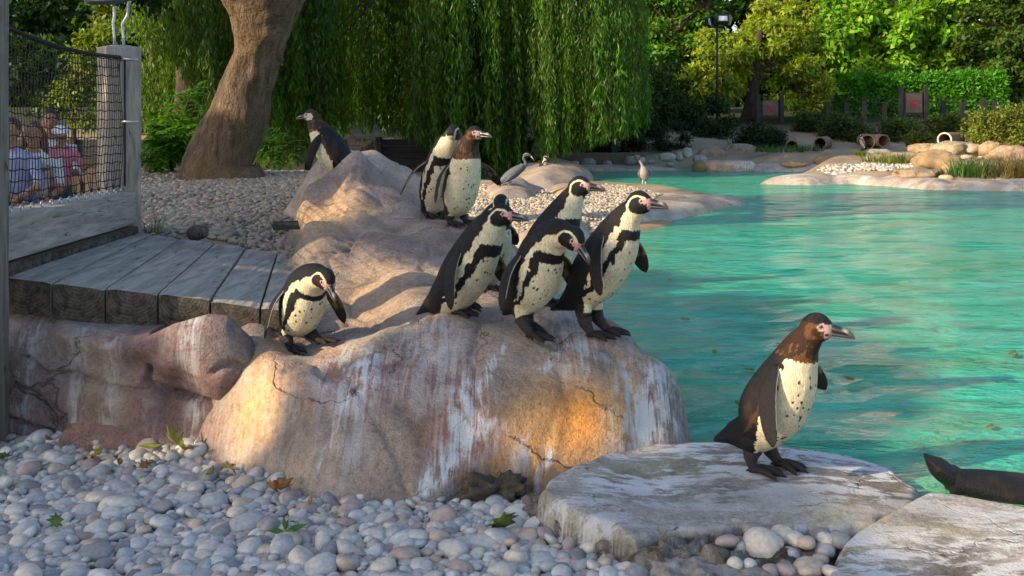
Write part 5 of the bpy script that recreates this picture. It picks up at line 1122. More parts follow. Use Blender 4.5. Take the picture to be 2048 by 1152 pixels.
# -------- trees of the right bank
yel = (.23, .31, .028); mid = (.085, .20, .016); drk = (.02, .055, .008); lim = (.15, .31, .02)
tree('shrubby_tree', 'sunlit yellow-green tree right behind the floodlight pole', PX(1500, 235, 32), [PX(1500, 240, 32), PX(1510, 150, 32), PX(1520, 60, 32)], [PX(1520, 110, 32), PX(1440, 130, 31.5), PX(1600, 120, 32), PX(1400, 170, 31.5), PX(1560, 50, 32.5), PX(1610, 190, 31.8)], [(1.4, .9, 1.5), (1.0, .8, 1.2), (1.1, .9, 1.3), (.6, .6, .6), (1.2, .9, .8), (.8, .7, .5)], 95, 26000, .20, .085, yel, 11, sig=.26, shell=.55)
tree('broadleaf_tree', 'tall bright green tree with sky gaps left of the floodlight pole', PX(1340, 240, 36), [PX(1400, 240, 36), PX(1405, 120, 36), PX(1420, -40, 36)], [PX(1330, 60, 36), PX(1270, 30, 36), PX(1380, 10, 36.5), PX(1300, 120, 35.5), PX(1400, -90, 36.5), PX(1280, -140, 36)], [(1.3, 1.2, 1.1), (1.2, 1, 1.2), (1.4, 1.1, 1.0), (1.2, 1, .7), (2, 1.6, 1.6), (2, 1.6, 1.6)], 80, 18000, .22, .14, mid, 12, sig=.34)
tree('broadleaf_tree', 'large bright broadleaf tree at the top centre right above the hedge', PX(1780, 235, 37), [PX(1800, 235, 37), PX(1790, 120, 37), PX(1770, -50, 37)], [PX(1760, 60, 36), PX(1700, 20, 36.5), PX(1830, 90, 36), PX(1650, 70, 36), PX(1780, -120, 37), PX(1880, 30, 36.5), PX(1740, 130, 36)], [(1.6, 1.1, 1.1), (1.3, 1.1, .9), (1.4, 1, .9), (1.1, 1, .9), (3.2, 2, 2.2), (1.5, 1.2, 1.2), (1.2, .9, .7)], 110, 26000, .27, .17, lim, 13, sig=.32)
tree('broadleaf_tree', 'dense darker green tree in the top right corner', PX(2010, 235, 35), [PX(2020, 235, 35), PX(2020, 120, 35), PX(2010, -30, 35)], [PX(1990, 60, 35), PX(2050, 110, 34), PX(1940, 110, 35.5), PX(2020, -60, 35), PX(2090, 20, 34.5), PX(2060, 180, 33.5)], [(1.3, 1.1, 1.1), (1.1, 1, 1.0), (1.0, .9, .8), (2.0, 1.6, 1.6), (1.2, 1.1, 1.4), (.8, .8, .6)], 85, 18000, .20, .12, (.055, .11, .016), 14, sig=.32)
tree('background_tree', 'dark dense tree mass between the willow and the sunlit tree', PX(1320, 250, 31), [PX(1320, 260, 31), PX(1320, 200, 31)], [PX(1300, 215, 30.5), PX(1370, 225, 30), PX(1250, 230, 29.5), PX(1420, 235, 29.5), PX(1330, 165, 31)], [(1.1, .9, .8), (.9, .8, .7), (1, .8, .7), (.8, .7, .6), (1.0, .8, .7)], 60, 16000, .15, .06, drk, 15, sig=.26)
tree('conifer_shrub', 'very dark feathery bush at the water right under the willow edge', PX(1250, 300, 25), [PX(1250, 305, 25), PX(1250, 270, 25)], [PX(1235, 280, 25), PX(1290, 270, 25.5), PX(1340, 275, 26), PX(1180, 285, 25)], [(.6, .6, .45), (.6, .5, .5), (.6, .5, .4), (.5, .5, .35)], 40, 12000, .12, .03, (.014, .032, .006), 16, sig=.2, cat_='bush', rtrunk=.06)
# backdrop wood: farther tall trees, each its own
BT = [(-30, 52, 'far dark tree at the extreme left behind the visitors'), (-24, 50, 'far dark tree behind the metal bird figure'), (-17, 54, 'far tree behind the leaning trunk'), (-10, 56, 'far tree seen through the gaps left of the willow'), (-3, 58, 'far tree directly behind the willow curtain'), (4, 57, 'far tree behind the right part of the willow'), (11, 55, 'far tree behind the pole gap'), (18, 54, 'far tall tree behind the sunlit yellow tree'), (25, 52, 'far tree above the hedge centre'), (32, 50, 'far tree above the right end of the hedge')]
for i, (x, y, lb) in enumerate(BT):
    tree('background_tree', lb, (x, y, 1.6), [(x, y, 1.5), (x+.3, y, 5), (x, y, 11), (x, y, 18)], [(x, y, 8.5), (x-2.4, y-.8, 5.6), (x+2.4, y-.8, 5.6), (x, y-1.0, 3.6), (x+1, y, 12), (x-1.5, y+1, 16), (x+1.8, y+1, 17), (x, y+1, 21)], [(3.6, 2.2, 3.4), (2.6, 1.8, 2.6), (2.6, 1.8, 2.6), (3.4, 1.6, 2.0), (3.4, 2.2, 2.8), (3.4, 2.5, 3.2), (3.2, 2.5, 3.2), (3.2, 2.5, 3)], 110, 15000, .62, .44, (.022, .06, .009), 200+i, sig=.75, group='distant trees behind the pool', rtrunk=.35)
tree('broadleaf_tree', 'shadowy tree behind the net at the far left top', (-8.4, 16, -.2), [(-8.4, 16, -.4), (-8.3, 16, 2), (-8.2, 16, 4)], [(-8.6, 16, 3.2), (-7.0, 16.4, 3.0), (-9.8, 16, 2.4), (-7.6, 15.8, 1.9), (-8.6, 16, 4.8), (-6.2, 16.6, 3.9)], [(1.0, .9, .8), (.7, .8, .8), (1.0, .8, .8), (.8, .7, .5), (1.8, 1.2, 1.1), (.7, .8, .8)], 80, 14000, .13, .075, (.018, .05, .008), 17, sig=.26, rtrunk=.2)
tree('young_tree', 'sunlit yellowish young tree just left of the bird figure legs', (-6.6, 15, 0), [(-6.6, 15, -.3), (-6.6, 15, 1.2), (-6.55, 15, 2.4)], [(-6.35, 15, 2.0), (-6.2, 15.1, 2.6), (-6.55, 15, 1.5)], [(.28, .3, .45), (.3, .3, .5), (.35, .3, .35)], 26, 3500, .10, .045, (.11, .17, .015), 18, sig=.16, rtrunk=.05)
# -------- hedge
def hedge(label, a, b, h, dp, n, col, seed, L=.17, W=.07):
    g = np.random.default_rng(seed); a = np.array(a); b = np.array(b); u = g.random(n); face = g.random(n); d_ = (b-a)[:2]; nn = np.array([d_[1], -d_[0]])/np.linalg.norm(d_)
    base = a[None]*(1-u[:, None])+b[None]*u[:, None]; top = face < .35; hh = np.where(top, h+.06*np.sin(u*40)+g.normal(0, .07, n), g.random(n)*h); dd = np.where(top, g.random(n)*dp, g.normal(0, .07, n)+.05*np.sin(u*60+hh*5))
    c = base+np.column_stack([-nn[0]*dd, -nn[1]*dd, hh]); dr = rdir(g, n)*.7+np.column_stack([np.full(n, nn[0]*.6), np.full(n, nn[1]*.6), np.where(top, .9, .25)]); nr = rdir(g, n)*.6+np.array([nn[0]*.5, nn[1]*.5, .6]); col_ = np.array(col)*g.uniform(.55, 1.45, (n, 1))
    r = empty('hedge', a); tag(r, label, 'hedge'); leafmesh('foliage', c-a, dr, nr, L*g.uniform(.6, 1.3, n), W*g.uniform(.7, 1.3, n), col_, parent=r)
    L_ = np.linalg.norm(b[:2]-a[:2]); mb = MB(); mb.box(((b-a)/2+np.array([-nn[0]*(dp/2+.12), -nn[1]*(dp/2+.12), h/2-.12])), (L_, dp-.1, h-.2), math.atan2(d_[1], d_[0])); mb.build('inner_branches', plain('hedge_core', (.012, .022, .008), .95), r, False)
def gzp(px, Y): x = (px-CX)/FPX*Y; return (x, Y, gz(x, Y))
a_ = gzp(1600, 34); b_ = gzp(2015, 33)
hedge('clipped bright green laurel hedge behind the far bank fence', (a_[0], 34, 1.05), (b_[0], 33, 1.15), 1.42, 1.1, 30000, (.07, .24, .014), 21)
hedge('tall dark far hedge closing the view below the distant trees', (-42, 43, 1.4), (46, 43, 1.4), 3.0, 1.5, 26000, (.022, .055, .009), 22, .42, .26)
# -------- bushes on the bank
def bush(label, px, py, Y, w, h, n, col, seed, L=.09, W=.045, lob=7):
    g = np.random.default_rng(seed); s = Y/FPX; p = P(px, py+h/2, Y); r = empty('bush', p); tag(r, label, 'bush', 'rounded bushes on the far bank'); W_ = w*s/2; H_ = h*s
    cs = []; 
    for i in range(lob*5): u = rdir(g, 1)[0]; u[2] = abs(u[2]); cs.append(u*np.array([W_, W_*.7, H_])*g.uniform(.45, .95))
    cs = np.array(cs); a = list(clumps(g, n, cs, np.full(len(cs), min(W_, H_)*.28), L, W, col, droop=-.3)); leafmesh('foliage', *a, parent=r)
    mb = MB()
    for q in cs[:7]: mb.tube([(0, 0, 0), q*.5+[0, 0, .02], q*.9], [.03, .02, .008], 5)
    mb.build('stems', M_BARKD, r)
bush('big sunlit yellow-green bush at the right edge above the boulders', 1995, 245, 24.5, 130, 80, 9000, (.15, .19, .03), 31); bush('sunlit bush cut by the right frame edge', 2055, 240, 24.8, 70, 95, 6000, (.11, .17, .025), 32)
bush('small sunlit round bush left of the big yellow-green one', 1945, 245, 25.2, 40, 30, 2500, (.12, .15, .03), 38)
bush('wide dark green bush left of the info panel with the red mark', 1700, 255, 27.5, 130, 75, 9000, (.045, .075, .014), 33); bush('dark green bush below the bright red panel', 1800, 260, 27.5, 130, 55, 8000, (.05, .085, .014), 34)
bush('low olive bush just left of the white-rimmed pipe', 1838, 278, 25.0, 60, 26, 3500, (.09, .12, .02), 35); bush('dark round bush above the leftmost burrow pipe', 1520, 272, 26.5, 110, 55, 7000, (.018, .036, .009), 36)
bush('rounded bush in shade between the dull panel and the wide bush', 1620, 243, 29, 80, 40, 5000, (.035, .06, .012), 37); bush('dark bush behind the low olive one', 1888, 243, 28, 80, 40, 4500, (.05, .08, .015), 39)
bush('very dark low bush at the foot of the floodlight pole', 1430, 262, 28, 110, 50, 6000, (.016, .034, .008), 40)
# -------- herons
M_HGREY = plain('heron_grey', (.075, .09, .105), .7, 0, .3, 60, .3); M_HPALE = plain('heron_pale', (.24, .215, .20), .7, 0, .25, 50, .3); M_HLEG = plain('heron_leg', (.34, .34, .30), .6)
def heron(label, foot, Y, pts, neck, bill, legs, mats, group='grey herons'):
    k = Y/FPX; z0 = P(0, foot[1], Y)[2]; x0 = P(foot[0], 0, Y)[0]; r = empty('heron', (x0, Y, z0)); tag(r, label, 'heron', group)
    f_ = lambda q: np.array([(q[0]-foot[0])*k, q[2]*k if len(q) > 3 else 0, (foot[1]-q[1])*k])
    b = np.array([[*f_(q[:2]), q[2]*k] for q in pts]); sm, _ = spline(b, 8); mb = MB(); v, f = tube(sm[:, :3], sm[:, 3], 18); mb.add(v, f)
    nk = np.array([[*f_(q[:2]), q[2]*k] for q in neck]); sm, _ = spline(nk, 8); v, f = tube(sm[:, :3], sm[:, 3], 12); mb.add(v, f); mb.build('body', mats[0], r)
    mb = MB(); mb.tube([f_(q) for q in bill], [1.8*k, 1.1*k, .3*k], 8); mb.build('bill', M_HLEG, r)
    for L_ in legs: mb = MB(); mb.tube([f_(q) for q in L_], 1.2*k, 8); t0 = f_(L_[-1]); [mb.tube([t0, t0+np.array([math.cos(a_)*5*k, math.sin(a_)*5*k, 0])], .7*k, 5) for a_ in (-.6, 0, .6)]; mb.build('leg', M_HLEG, r)
    return r
h1 = heron('grey heron standing left, neck curved and bill tucked down', (1018, 386), 14.2, [(994, 371, 1.5), (1002, 364, 5), (1015, 354, 9.5), (1030, 344, 10.5), (1041, 336, 8), (1047, 329, 4.5)], [(1042, 340, 6), (1049, 333, 3.8), (1051, 325, 2.8), (1047, 317, 2.5), (1050, 311, 2.7), (1056, 309.5, 3.4), (1061, 311, 2.4)], [(1061, 311), (1065, 316), (1069, 322)], [[(1018, 362), (1017, 374), (1017, 386)], [(1021, 362), (1021, 374), (1022, 386)]], (M_HGREY,))
k = 14.2/FPX; MB().tube([((1006-1018)*k, -8*k, (386-366)*k), ((1022-1018)*k, -9.5*k, (386-353)*k), ((1040-1018)*k, -7*k, (386-341)*k)], [1.0*k, 5*k, 2.5*k], 10).build('wing', plain('heron_dark_wing', (.05, .07, .085), .6), h1)
MB().tube([((1046-1018)*k, -2.4*k, (386-310)*k), ((1052-1018)*k, -3.2*k, (386-306.5)*k), ((1060-1018)*k, -2*k, (386-310)*k)], [.6*k, 1.3*k, .9*k], 8).build('white_crown', M_HPALE, h1)
h2 = heron('pale grey heron facing the camera, standing at the water edge on thin legs', (1288, 378), 16.5, [(1290, 362, 2), (1290, 357, 7), (1288, 348, 9.5), (1287, 340, 8), (1285, 333, 4)], [(1286, 338, 4.5), (1284, 330, 2.8), (1281, 324, 2.4), (1280, 321, 3)], [(1280, 321.5), (1281, 326), (1282, 330)], [[(1286, 358), (1285, 368), (1285, 378)], [(1291, 358), (1291, 368), (1291, 378)]], (M_HPALE,))
k = 16.5/FPX
for sx in (-1, 1): MB().tube([((sx*7)*k, -1*k, 40*k), ((sx*9.5)*k, 0, 30*k), (sx*6*k, 2*k, 18*k)], [2*k, 4*k, 1*k], 8).build('wing', M_HGREY, h2)
# -------- fallen leaves
PL = [(0, -.5), (.18, -.22), (.62, -.38), (.42, -.08), (.85, .12), (.46, .22), (.52, .62), (.20, .46), (0, .95), (-.20, .46), (-.52, .62), (-.46, .22), (-.85, .12), (-.42, -.08), (-.62, -.38), (-.18, -.22)]
M_DRY = leaf_material('dry_leaf', .25, .6)
def fallen(label, px, py, size, col, seed, z=.035, curl=.5, simple=False, par=None):
    g = np.random.default_rng(seed); out = PL if not simple else [(0, -.6), (.2, -.3), (.28, 0), (.2, .4), (0, .8), (-.2, .4), (-.28, 0), (-.2, -.3)]
    V = []; C = []; n = len(out)
    for ring in (0, .35, .7, 1.0):
        for (x, y) in out:
            X, Y = x*ring, y*ring; zc = curl*(.55*X*X*math.copysign(1, g.normal()+1)+.35*Y*Y)+.10*math.sin(5*X+seed)*ring; V.append((X*size, Y*size, zc*size)); C.append(np.array(col)*(1.25-.45*ring+.2*g.normal()))
    f = [(r*n+j, r*n+(j+1) % n, (r+1)*n+(j+1) % n, (r+1)*n+j) for r in range(3) for j in range(n)]
    o = mesh('fallen_leaf', np.array(V), f, M_DRY, None, np.clip(np.array(C), 0, 1)); so_ = o.modifiers.new('thickness', 'SOLIDIFY'); so_.thickness = .0012
    o.location = G(px, py, z)+[0, 0, .006]; o.rotation_euler = (g.normal(0, .35), g.normal(0, .35), g.uniform(0, 6.28)); tag(o, label, 'leaf', 'fallen leaves on the pebbles'); return o
grn = (.30, .32, .07); brw = (.30, .13, .03); yl = (.42, .34, .07); dg = (.14, .18, .04)
FL = [('curled yellow-green leaf, largest against the rock wall foot', 362, 893, .085, grn, .8), ('pale green curled leaf lying left of the largest one', 298, 895, .06, grn, .6), ('olive leaf lying by the wall behind the big grey cobble', 178, 868, .05, dg, .5), ('yellow leaf propped below the olive one', 188, 884, .045, yl, .7),
      ('rusty leaf at the wall foot left of the grey cobble', 98, 882, .04, brw, .6), ('dark green leaf by the wall right of the yellow one', 228, 880, .045, dg, .5), ('small yellow leaf on the cobbles under the wall', 195, 910, .05, yl, .5), ('brown leaf flat on the lit pebbles', 240, 925, .04, brw, .4),
      ('rust leaf on the lit pebbles further right', 290, 935, .035, brw, .5), ('yellowish leaf close to the outcrop corner', 458, 940, .045, yl, .5), ('long greenish leaf below the outcrop corner', 420, 948, .045, dg, .4), ('crumpled orange-brown leaf at the outcrop foot', 560, 975, .055, brw, 1.1),
      ('second crumpled brown leaf touching the first', 545, 980, .04, brw, 1.3), ('small crumpled leaf right of the crumpled orange pair', 598, 982, .028, brw, 1.0), ('large dull green leaf below the dark rubble block', 1002, 1048, .075, dg, .6), ('green-yellow leaf scrap in the left pebbles', 115, 1045, .04, dg, .3),
      ('tan leaf scrap lying in the middle pebbles', 450, 1038, .03, brw, .3), ('small pale leaf on pebbles below the lip', 668, 1036, .03, (.35, .28, .16), .3), ('olive sliver leaf near the left frame edge', 10, 915, .05, dg, .5), ('rust sliver leaf right under the outcrop foot', 620, 1005, .03, brw, .4)]
for i, (lb, px, py, s_, c, cu) in enumerate(FL): fallen(lb, px, py, s_*(1.25 if i < 3 else .95), c, 300+i, curl=cu, simple=(i % 3 == 1), z=.05 if i < 2 else .038)
sd = empty('green_sprig', G(570, 1062, .04)); tag(sd, 'fresh green seedling sprig lying on the pebbles in the foreground', 'plant')
g = np.random.default_rng(9); dd = np.array([[-.1, 0, 1.0], [.9, .1, .25], [-.8, -.2, .1], [.6, -.3, .1], [.1, .2, .5]]); leafmesh('leaves', np.zeros((5, 3)), dd, np.array([[0, -1, .3]]*5), np.array([.05, .07, .055, .04, .035]), np.array([.014, .02, .018, .014, .014]), np.array([(.05, .14, .03)]*5), parent=sd)
# leaves floating on the water
for i, (px, py) in enumerate([(1660, 668), (1500, 740), (1372, 640), (1480, 810), (2025, 712), (1980, 855), (1340, 560), (1870, 560), (1430, 705), (1700, 760), (1560, 690)]):
    o = fallen('olive leaf floating on the pool water '+['right of the tallest penguin', 'left of the front penguin', 'close to the group', 'between rocks and front penguin', 'at the right frame edge', 'low near the right edge', 'beside the tallest penguin belly', 'in the open water at right', 'left of the front penguin head', 'right of the front penguin', 'just behind the front penguin head'][i], px, py, .05 if i != 4 else .09, ((.16, .22, .03), (.2, .14, .04))[i % 2], 400+i, z=.012, curl=.08, simple=True); o['group'] = 'leaves floating on the pool'; o.rotation_euler[0] = 0; o.rotation_euler[1] = 0
# ================================================================ shade: the tree that stands out of frame at left, unseen; crown cut open to make the lit patches
UH = np.array([-math.sin(SUN_A), math.cos(SUN_A), 0]); VH = np.cross(UH, LD); VH = VH if VH[2] > 0 else -VH
def uv(p): p = np.asarray(p); return p@UH, p@VH
holes = []
def hole(px, py, Y, ru, rv, rot=0): u, v = uv(P(px, py, Y)); holes.append((u, v, ru, rv, rot))
HOLES = [(500, 810, 3.72, .17, .25), (530, 715, 3.88, .2, .15), (615, 610, 4.12, .34, .36), (600, 695, 4.02, .26, .10), (740, 560, 4.75, .36, .20), (775, 628, 4.3, .24, .07), (690, 640, 4.4, .2, .12), (655, 425, 5.95, .30, .18), (700, 378, 6.2, .2, .15), (650, 500, 5.2, .24, .14),
         (1140, 830, 3.57, .13, .10), (1080, 900, 3.5, .12, .08), (1210, 870, 3.58, .09, .07), (425, 850, 3.88, .07, .15), (250, 905, 3.9, .30, .025), (480, 432, 7.2, .25, .02), (330, 520, 4.9, .12, .05)]
for h_ in HOLES: hole(*h_)
def canopy(name, label, n, u0, u1, vlo, vhi, dist, depth, seed, L=.16, W=.13, tu=6.0):
    g = np.random.default_rng(seed); u = g.uniform(u0, u1, n); v = g.random(n); lo = vlo(u); hi = vhi(u); v = lo+(hi-lo)*v; t_ = dist(u)+g.uniform(-depth, depth, n)
    keep = np.ones(n, bool)
    for (a, b, ru, rv, rot) in holes:
        q = np.hypot((u-a)/(ru+.05), (v-b)/(rv+.05))+.25*fbm(u*9, v*9, seed, 3); keep &= q > 1
    keep &= fbm(u*5, v*5, 3.0, 3) < .42
    u, v, t_ = u[keep], v[keep], t_[keep]; c = u[:, None]*UH+v[:, None]*VH-t_[:, None]*LD; keep = c[:, 2] > .8; c = c[keep]; n = len(c)
    nr = -LD+rdir(g, n)*.7; d = np.cross(nr, rdir(g, n)); base = c.mean(0)*np.array([1, 1, 0])+np.array([0, 0, -.4]); r = empty(name, base); tag(r, label, 'tree')
    col = np.array((.045, .09, .018))*g.uniform(.6, 1.4, (n, 1)); leafmesh('crown', c-base, d, nr, L*g.uniform(.7, 1.3, n), W*g.uniform(.7, 1.3, n), col, parent=r)
    tb = tu*UH-9.0*LD*np.array([1, 1, 0])-base; tb[2] = 0
    mb = MB(); mb.tube([tb, tb+[.1, 0, 1.4], tb+[-.1, .1, 2.6], tb+[0, 0, 4.2]], [.3, .22, .18, .1], 12)
    mb.build('trunk', M_BARK, r)
canopy('shade_tree', 'leafy tree outside the frame at the left that shades the foreground rocks', 42000, 1.2, 5.6, lambda u: -.75+0*u, lambda u: np.interp(u, [1.2, 2.3, 2.6, 3.1, 3.6, 5.6], [.80, .98, 1.10, 1.55, 1.75, 2.0]), lambda u: 8.5+0*u, .8, 51, .12, .10)
canopy('shade_tree', 'second leafy tree outside the frame at the far left, shading the pebble mound', 22000, 5.4, 11.5, lambda u: -1.2+0*u, lambda u: 1.75+.25*np.sin(u*2.2), lambda u: 9.5+0*u, .8, 52, .2, .16, tu=12.2)
RH = lambda x, y: H(x, y)+.004
penguin('brown-necked spotted young penguin standing alone on the flat front slab', (1548, 950), 3.4, -32,
        [(1445, 898), (1476, 882), (1514, 866, 47), (1543, 820, 64), (1568, 765, 60), (1586, 712, 44), (1598, 680, 33), (1620, 646)],
        'brown', (2, 0), 1.03, ((-.015, -.055, 0, 8), (.035, .05, 0, -5)), ((-1, -.02, -.97, .12), (1, .34, -.9, .80)), ground=slab_h, seed=3, fl=0.256)
penguin('tallest upright penguin at the right end of the group, beak level towards the water', (1212, 664), 3.93, -30,
        [(1108, 629), (1138, 612), (1166, 588, 38), (1192, 553, 53), (1222, 500, 52), (1240, 458, 41), (1253, 430, 29), (1274, 403)],
        'adult', (0, 0), 1.0, ((-.01, -.04, 0, 5), (.02, .04, 0, 0)), ((-1, .05, -.95, .10), (1, .20, -.9, .38)), ground=RH, seed=5, fl=0.243)
penguin('bowing penguin in the middle of the front row, beak pointed down at the rock', (1085, 666), 3.85, -42,
        [(1012, 640), (1025, 625), (1040, 610, 33), (1058, 585, 46), (1075, 540, 51), (1086, 500, 45), (1112, 466, 33), (1142, 470)],
        'adult', (42, 0), 1.0, ((.01, -.04, 0, 10), (-.075, .045, 28, -8, .02)), ((-1, -.12, -.95, .16), (1, .12, -.95, .40)), ground=RH, seed=8, fl=0.230)
penguin('leaning dark-backed penguin stepping forward at the left of the group', (932, 644), 4.1, -26,
        [(834, 638), (856, 620), (882, 603, 33), (912, 576, 47), (938, 534, 51), (962, 487, 44), (981, 452, 34), (1004, 428)],
        'adult', (0, 0), 1.0, ((.0, -.02, 0, 0), (-.02, .05, 16, 0, .035)), ((-1, -.06, -.95, .10), (1, .16, -.9, .40)), ground=RH, seed=11, fl=0.243)
penguin('penguin half hidden behind the bowing one, head raised looking right', (1105, 606), 4.5, -22,
        [(1022, 630), (1036, 612), (1060, 590, 36), (1085, 548, 48), (1098, 492, 50), (1122, 440, 40), (1138, 406, 28), (1158, 372)],
        'adult', (0, 0), 1.0, ((.0, -.04, 0), (.02, .04, 0)), ((-1, .05, -.95, .10), (1, .15, -.9, .3)), ground=RH, seed=13)
penguin('grey-headed penguin turned away behind the leaning one, only nape and flipper showing', (985, 592), 4.7, -35,
        [(930, 602), (942, 585), (955, 566, 30), (970, 532, 42), (982, 486, 42), (988, 450, 34), (994, 428, 27), (1002, 408)],
        'adult', (20, 115), 1.0, ((.0, -.04, 0), (.02, .04, 0)), ((-1, .0, -.95, .12), (1, .25, -.85, .55)), ground=RH, seed=17)
penguin('brown-faced penguin with plain yellowish spotted belly, front one of the rear pair', (921, 444), 5.75, -48,
        [(893, 430), (898, 423), (908, 414, 25), (917, 394, 35), (926, 355, 36), (932, 320, 31), (937, 293, 23), (950, 268)],
        'brown', (0, 15), 1.0, ((.0, -.045, 0, 0), (.02, .055, 0, 0)), ((-1, -.10, -.95, .16), (1, .10, -.8, .70)), ground=RH, seed=19, vox=.005, fl=0.243)
penguin('penguin with head turned away, rear one of the pair on the rock top', (872, 438), 5.98, -58,
        [(846, 424), (852, 420), (862, 408, 24), (868, 385, 31), (878, 348, 34), (888, 315, 30), (898, 288, 24), (910, 265)],
        'adult', (5, 125), 1.0, ((.0, -.045, 0, 0), (.02, .045, 0, 0)), ((-1, -.20, -.9, .42), (1, .1, -.9, .2)), ground=RH, seed=23, vox=.005, fl=0.256)
penguin('dark penguin leaning left on top of the rearmost boulder', (660, 366), 6.8, 164,
        [(712, 338), (701, 338), (687, 332, 24), (672, 313, 32), (654, 287, 31), (639, 264, 23), (628, 247, 16), (620, 232)],
        'pale', (4, 0), .95, ((.0, .035, 6, 0), (-.03, -.035, 6, 0)), ((1, .15, -.95, .05), (-1, .1, -.95, .2)), ground=RH, seed=29, vox=.005, fl=0.256)
penguin('small sunlit penguin bowing alone on the left ledge beside the deck', (612, 692), 4.05, -46,
        [(556, 672), (564, 662), (576, 653, 30), (594, 634, 43), (605, 602, 47), (615, 570, 41), (636, 551, 29), (660, 550)],
        'adult', (44, 0), .92, ((-.01, -.045, 0, -12), (.06, .05, -12, 12, .012)), ((-1, -.16, -.95, .12), (1, .10, -.95, .28)), ground=RH, seed=31, fl=0.230)
penguin('dark wet back of a penguin swimming low in the bottom right corner', (1950, 976), 3.42, -6,
        [(1858, 918), (1878, 936), (1912, 960, 22), (1968, 972, 31), (2036, 984, 38), (2090, 990, 37), (2128, 990, 30), (2165, 985)],
        'back', (0, 0), 1.0, ((-.06, -.03, 120, 0, -.05), (-.06, .03, 120, 0, -.05)), ((-1, -.6, -.3, .7), (1, -.6, -.3, .7)), group=None, seed=37, lat=1.5)
def tiny(label, px, py, Y, yaw, head=0, k=.75):
    s = Y/FPX/k; f_ = lambda dx, dz, r=None: (px+dx*math.cos(math.radians(yaw))/s, py-dz/s)+((r/s,) if r else ())
    return penguin(label, (px, py), Y, yaw, [f_(-.15, .03), f_(-.11, .06), f_(-.06, .11, .07), (f_(-.02, .19, .095)), f_(.02, .30, .09), f_(.05, .38, .07), f_(.06, .43, .055), f_(.085, .49)], 'adult', (0, head), k, group='small penguins on the far shore', seed=int(px), vox=.009)
tiny('tiny distant penguin on the far bank right of the left heron', 1085, 352, 19.0, -30)
tiny('tiny distant penguin standing beside the middle burrow pipe', 1726, 301, 24.5, -160)
# ================================================================ visitors behind the net
M_CLOTH = None
t = NT('visitor_cloth_skin'); cl = t.attr(); n = t.noise(t.coord(), 25, 4); M_PERSON = t.done(t.bsdf(t.mix(1, cl, t.ramp(n, [(.3, .75), (.7, 1.15)]), 'MULTIPLY'), .75, t.bump(n, .3, .01), .25))
M_HAIR = plain('dark_hair', (.018, .012, .009), .5, 0, .3, 90, .5); M_HAIRB = plain('brown_hair', (.05, .022, .012), .5, 0, .3, 90, .5)
SKIN = (.36, .19, .12)
def hand(mb, w, d, s=1.0, side=1):
    """palm with four fingers and a thumb, slightly curled"""
    d = d/np.linalg.norm(d); n = np.cross(d, [0, 0, 1.0]); n /= np.linalg.norm(n)+1e-9; b = np.cross(n, d)
    mb.tube([w, w+d*.035*s, w+d*.075*s], [.024*s, .034*s, .030*s], 8, (*SKIN, 1))
    for i, (o, L) in enumerate(((-.026, .055), (-.009, .066), (.009, .062), (.026, .048))):
        p = w+d*.07*s+b*o*s; mb.tube([p, p+(d*.5*L+n*.2*L*side)*s, p+(d*.85*L+n*.6*L*side)*s], [.0095*s, .0085*s, .006*s], 6, (*SKIN, 1))
    p = w+d*.025*s+b*.03*s; mb.tube([p, p+(b*.022+d*.02)*s, p+(b*.03+d*.045+n*.012*side)*s], [.011*s, .009*s, .007*s], 6, (*SKIN, 1))
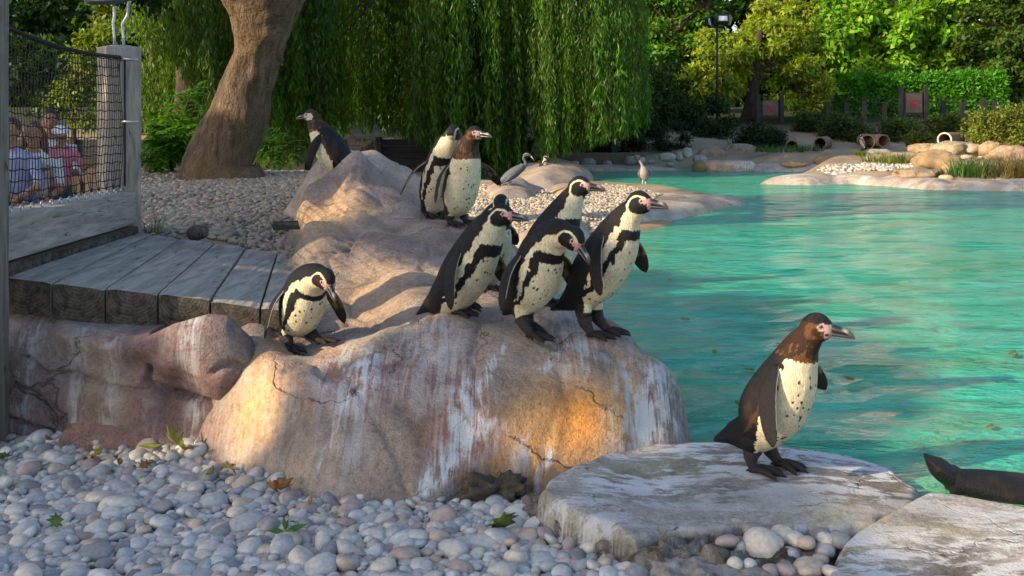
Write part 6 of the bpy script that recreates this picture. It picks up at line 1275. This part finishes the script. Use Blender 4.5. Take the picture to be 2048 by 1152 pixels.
def person(label, px, py_head, Y, shirt, trouser, hairm, pose, yaw=0, long_hair=False, s=1.0, prop=None):
    """py_head: pixel row of the head centre"""
    hc = P(px, py_head, Y); r = empty('person', (hc[0], Y, -.45)); tag(r, label, 'person', 'visitors leaning behind the net'); H_ = hc[2]+.45; r.rotation_euler = (0, 0, math.radians(yaw))
    lean = pose.get('lean', .12); sk = s
    neck = np.array([0, 0, H_-.13*sk]); sh = np.array([-.0, lean*.2, H_-.26*sk]); hip = np.array([0, lean*1.6, H_-.80*sk])
    th = []
    def ell(c, rr): return ellip(c, rr)
    spine_c = np.array([neck*.3+sh*.7, sh, sh*.5+hip*.5, hip, hip+[0, 0, -.12]])
    segs = []
    arr = np.array([[*neck, .055*sk, .058*sk], [*(sh+[0, 0, .05]), .085*sk, .14*sk], [*sh, .11*sk, .19*sk], [*(sh*.55+hip*.45), .11*sk, .155*sk], [*hip, .12*sk, .165*sk], [*(hip+[0, .0, -.14]), .11*sk, .16*sk]]); sm, _ = spline(arr, 5); a_ = np.linspace(0, 2*np.pi, 20, endpoint=False)
    v = sm[:, None, :3]+np.stack([sm[:, 4:5]*np.cos(a_), sm[:, 3:4]*np.sin(a_), 0*np.outer(sm[:, 3], a_)], -1); n = 20; m_ = len(sm); f = [(i*n+j, i*n+(j+1) % n, (i+1)*n+(j+1) % n, (i+1)*n+j) for i in range(m_-1) for j in range(n)]+[tuple(range(n)), tuple((m_-1)*n+j for j in range(n))[::-1]]
    parts = [(v.reshape(-1, 3), f), ellip((0, -.005, H_), (.076*sk, .092*sk, .112*sk)), ellip((0, -.09*sk, H_-.012), (.014, .02, .02)), ellip((0, -.05*sk, H_-.075*sk), (.042*sk, .04*sk, .035*sk)), tube([neck+[0, 0, -.02], (0, 0, H_-.05)], .05*sk, 12)]
    for sx in (-1, 1): parts.append(ellip((sx*.078*sk, 0, H_-.01), (.012, .02, .03)))
    armcol = []
    for sx in (-1, 1):
        S0 = sh+np.array([sx*.185*sk, 0, .02]); el, wr = pose['arms'][0 if sx < 0 else 1]; E = sh+np.array(el); Wp = sh+np.array(wr); parts.append(tube(spline(np.array([S0, E*.5+S0*.5, E]), 3)[0], np.linspace(.062, .045, 7)*sk, 12)); parts.append(tube(spline(np.array([E, E*.5+Wp*.5, Wp]), 3)[0], np.linspace(.044, .028, 7)*sk, 12)); armcol.append((E, Wp))
        L0 = hip+np.array([sx*.085*sk, 0, -.05]); K = np.array([sx*.10, hip[1]-.05, .48*sk]); F_ = np.array([sx*.11, hip[1]+.02, .08]); parts.append(tube([L0, L0*.5+K*.5, K, K*.5+F_*.5, F_], np.array([.095, .085, .062, .055, .042])*sk, 12)); parts.append(ellip(F_+[0, -.06, -.035], (.045, .125, .04)))
    v, f = remesh(parts, .016, 3)
    col = np.tile(np.array(shirt), (len(v), 1)); col[v[:, 2] < hip[2]+.02] = trouser; col[v[:, 2] > neck[2]+.0] = SKIN; col[(v[:, 2] > neck[2]-.05) & (np.abs(v[:, 0]) < .06) & (v[:, 1] < 0)] = SKIN
    for E, Wp in armcol:
        d = Wp-E; t_ = ((v-E)@d)/(d@d); dist = np.linalg.norm(v-E-np.clip(t_, 0, 1.1)[:, None]*d, axis=1); col[(t_ > pose.get('sleeve', .05)) & (dist < .062) & (t_ < 1.2)] = SKIN
    fc = np.linalg.norm((v-np.array([0, -.10*sk, H_-.052*sk]))*[1, .6, 2.2], axis=1) < .026; col[fc] = (.32, .10, .08)
    b = MB(); b.add(v, f, np.column_stack([col, np.ones(len(v))]))
    for i, (E, Wp) in enumerate(armcol): hand(b, Wp, Wp-E, sk, 1 if i else -1)
    body = b.build('body', M_PERSON, r)
    hv, hf = ellip((0, .018, H_+.022), (.086*sk, .098*sk, .108*sk)); k = (hv[:, 1] < -.055) & (hv[:, 2] < H_+.055); hv[k, 1] = -.055
    hm = MB(); hm.add(hv, hf)
    if long_hair:
        for sx in (-1, 0, 1): hm.tube([(sx*.07, .03, H_+.02), (sx*.085, .04+.02*(sx == 0), H_-.10), (sx*.095, .02+.03*(sx == 0), H_-.24)], [.035, .045, .02], 10)
    hm.build('hair', hairm, r)
    for sx in (-1, 1): v_, f_ = ellip((sx*.029*sk, -.086*sk, H_+.002), (.010, .007, .007), nu=10, nv=8); MB().add(v_, f_).build('eye', M_EYE, r)
    return r
w_ = (.62, .64, .70)
person('woman with brown hair in a white top, second from left behind the net', 67, 268, 9.4, (.68, .68, .70), (.45, .50, .15), M_HAIRB, dict(lean=.16, sleeve=.02, arms=(((-.26, -.02, -.26), (-.10, -.22, -.36)), ((.25, -.03, -.26), (.16, -.24, -.33)))), 18, True)
person('dark-haired man in a white shirt holding a child, right one behind the net', 100, 243, 9.9, (.62, .62, .66), (.42, .48, .22), M_HAIR, dict(lean=.14, sleeve=.3, arms=(((-.25, -.05, -.26), (-.06, -.26, -.22)), ((.26, -.05, -.25), (.15, -.28, -.24)))), 28)
person('small child in white and red held in front of the dark-haired man', 122, 272, 9.55, (.60, .20, .28), (.06, .08, .11), M_HAIR, dict(lean=.02, arms=(((-.20, -.04, -.16), (-.14, -.2, -.14)), ((.20, -.04, -.16), (.22, -.2, -.12)))), 30, s=.62)
person('person in dark and blue-white clothes cut off by the left post', 22, 262, 9.2, (.30, .36, .62), (.03, .03, .035), M_HAIR, dict(lean=.18, sleeve=.05, arms=(((-.26, -.04, -.25), (-.14, -.22, -.40)), ((.25, -.04, -.25), (.12, -.24, -.36)))), 8)
cap = MB(); v, f = ellip((0, 0, 0), (.075, .08, .055)); cap.add(v, f); v, f = ellip((.03, -.07, -.02), (.06, .06, .008)); cap.add(v, f); o = cap.build('sun_hat', plain('white_cotton', (.7, .68, .75), .8)); o.location = P(120, 262, 9.5); tag(o, 'white sun hat on the small child behind the net', 'hat')
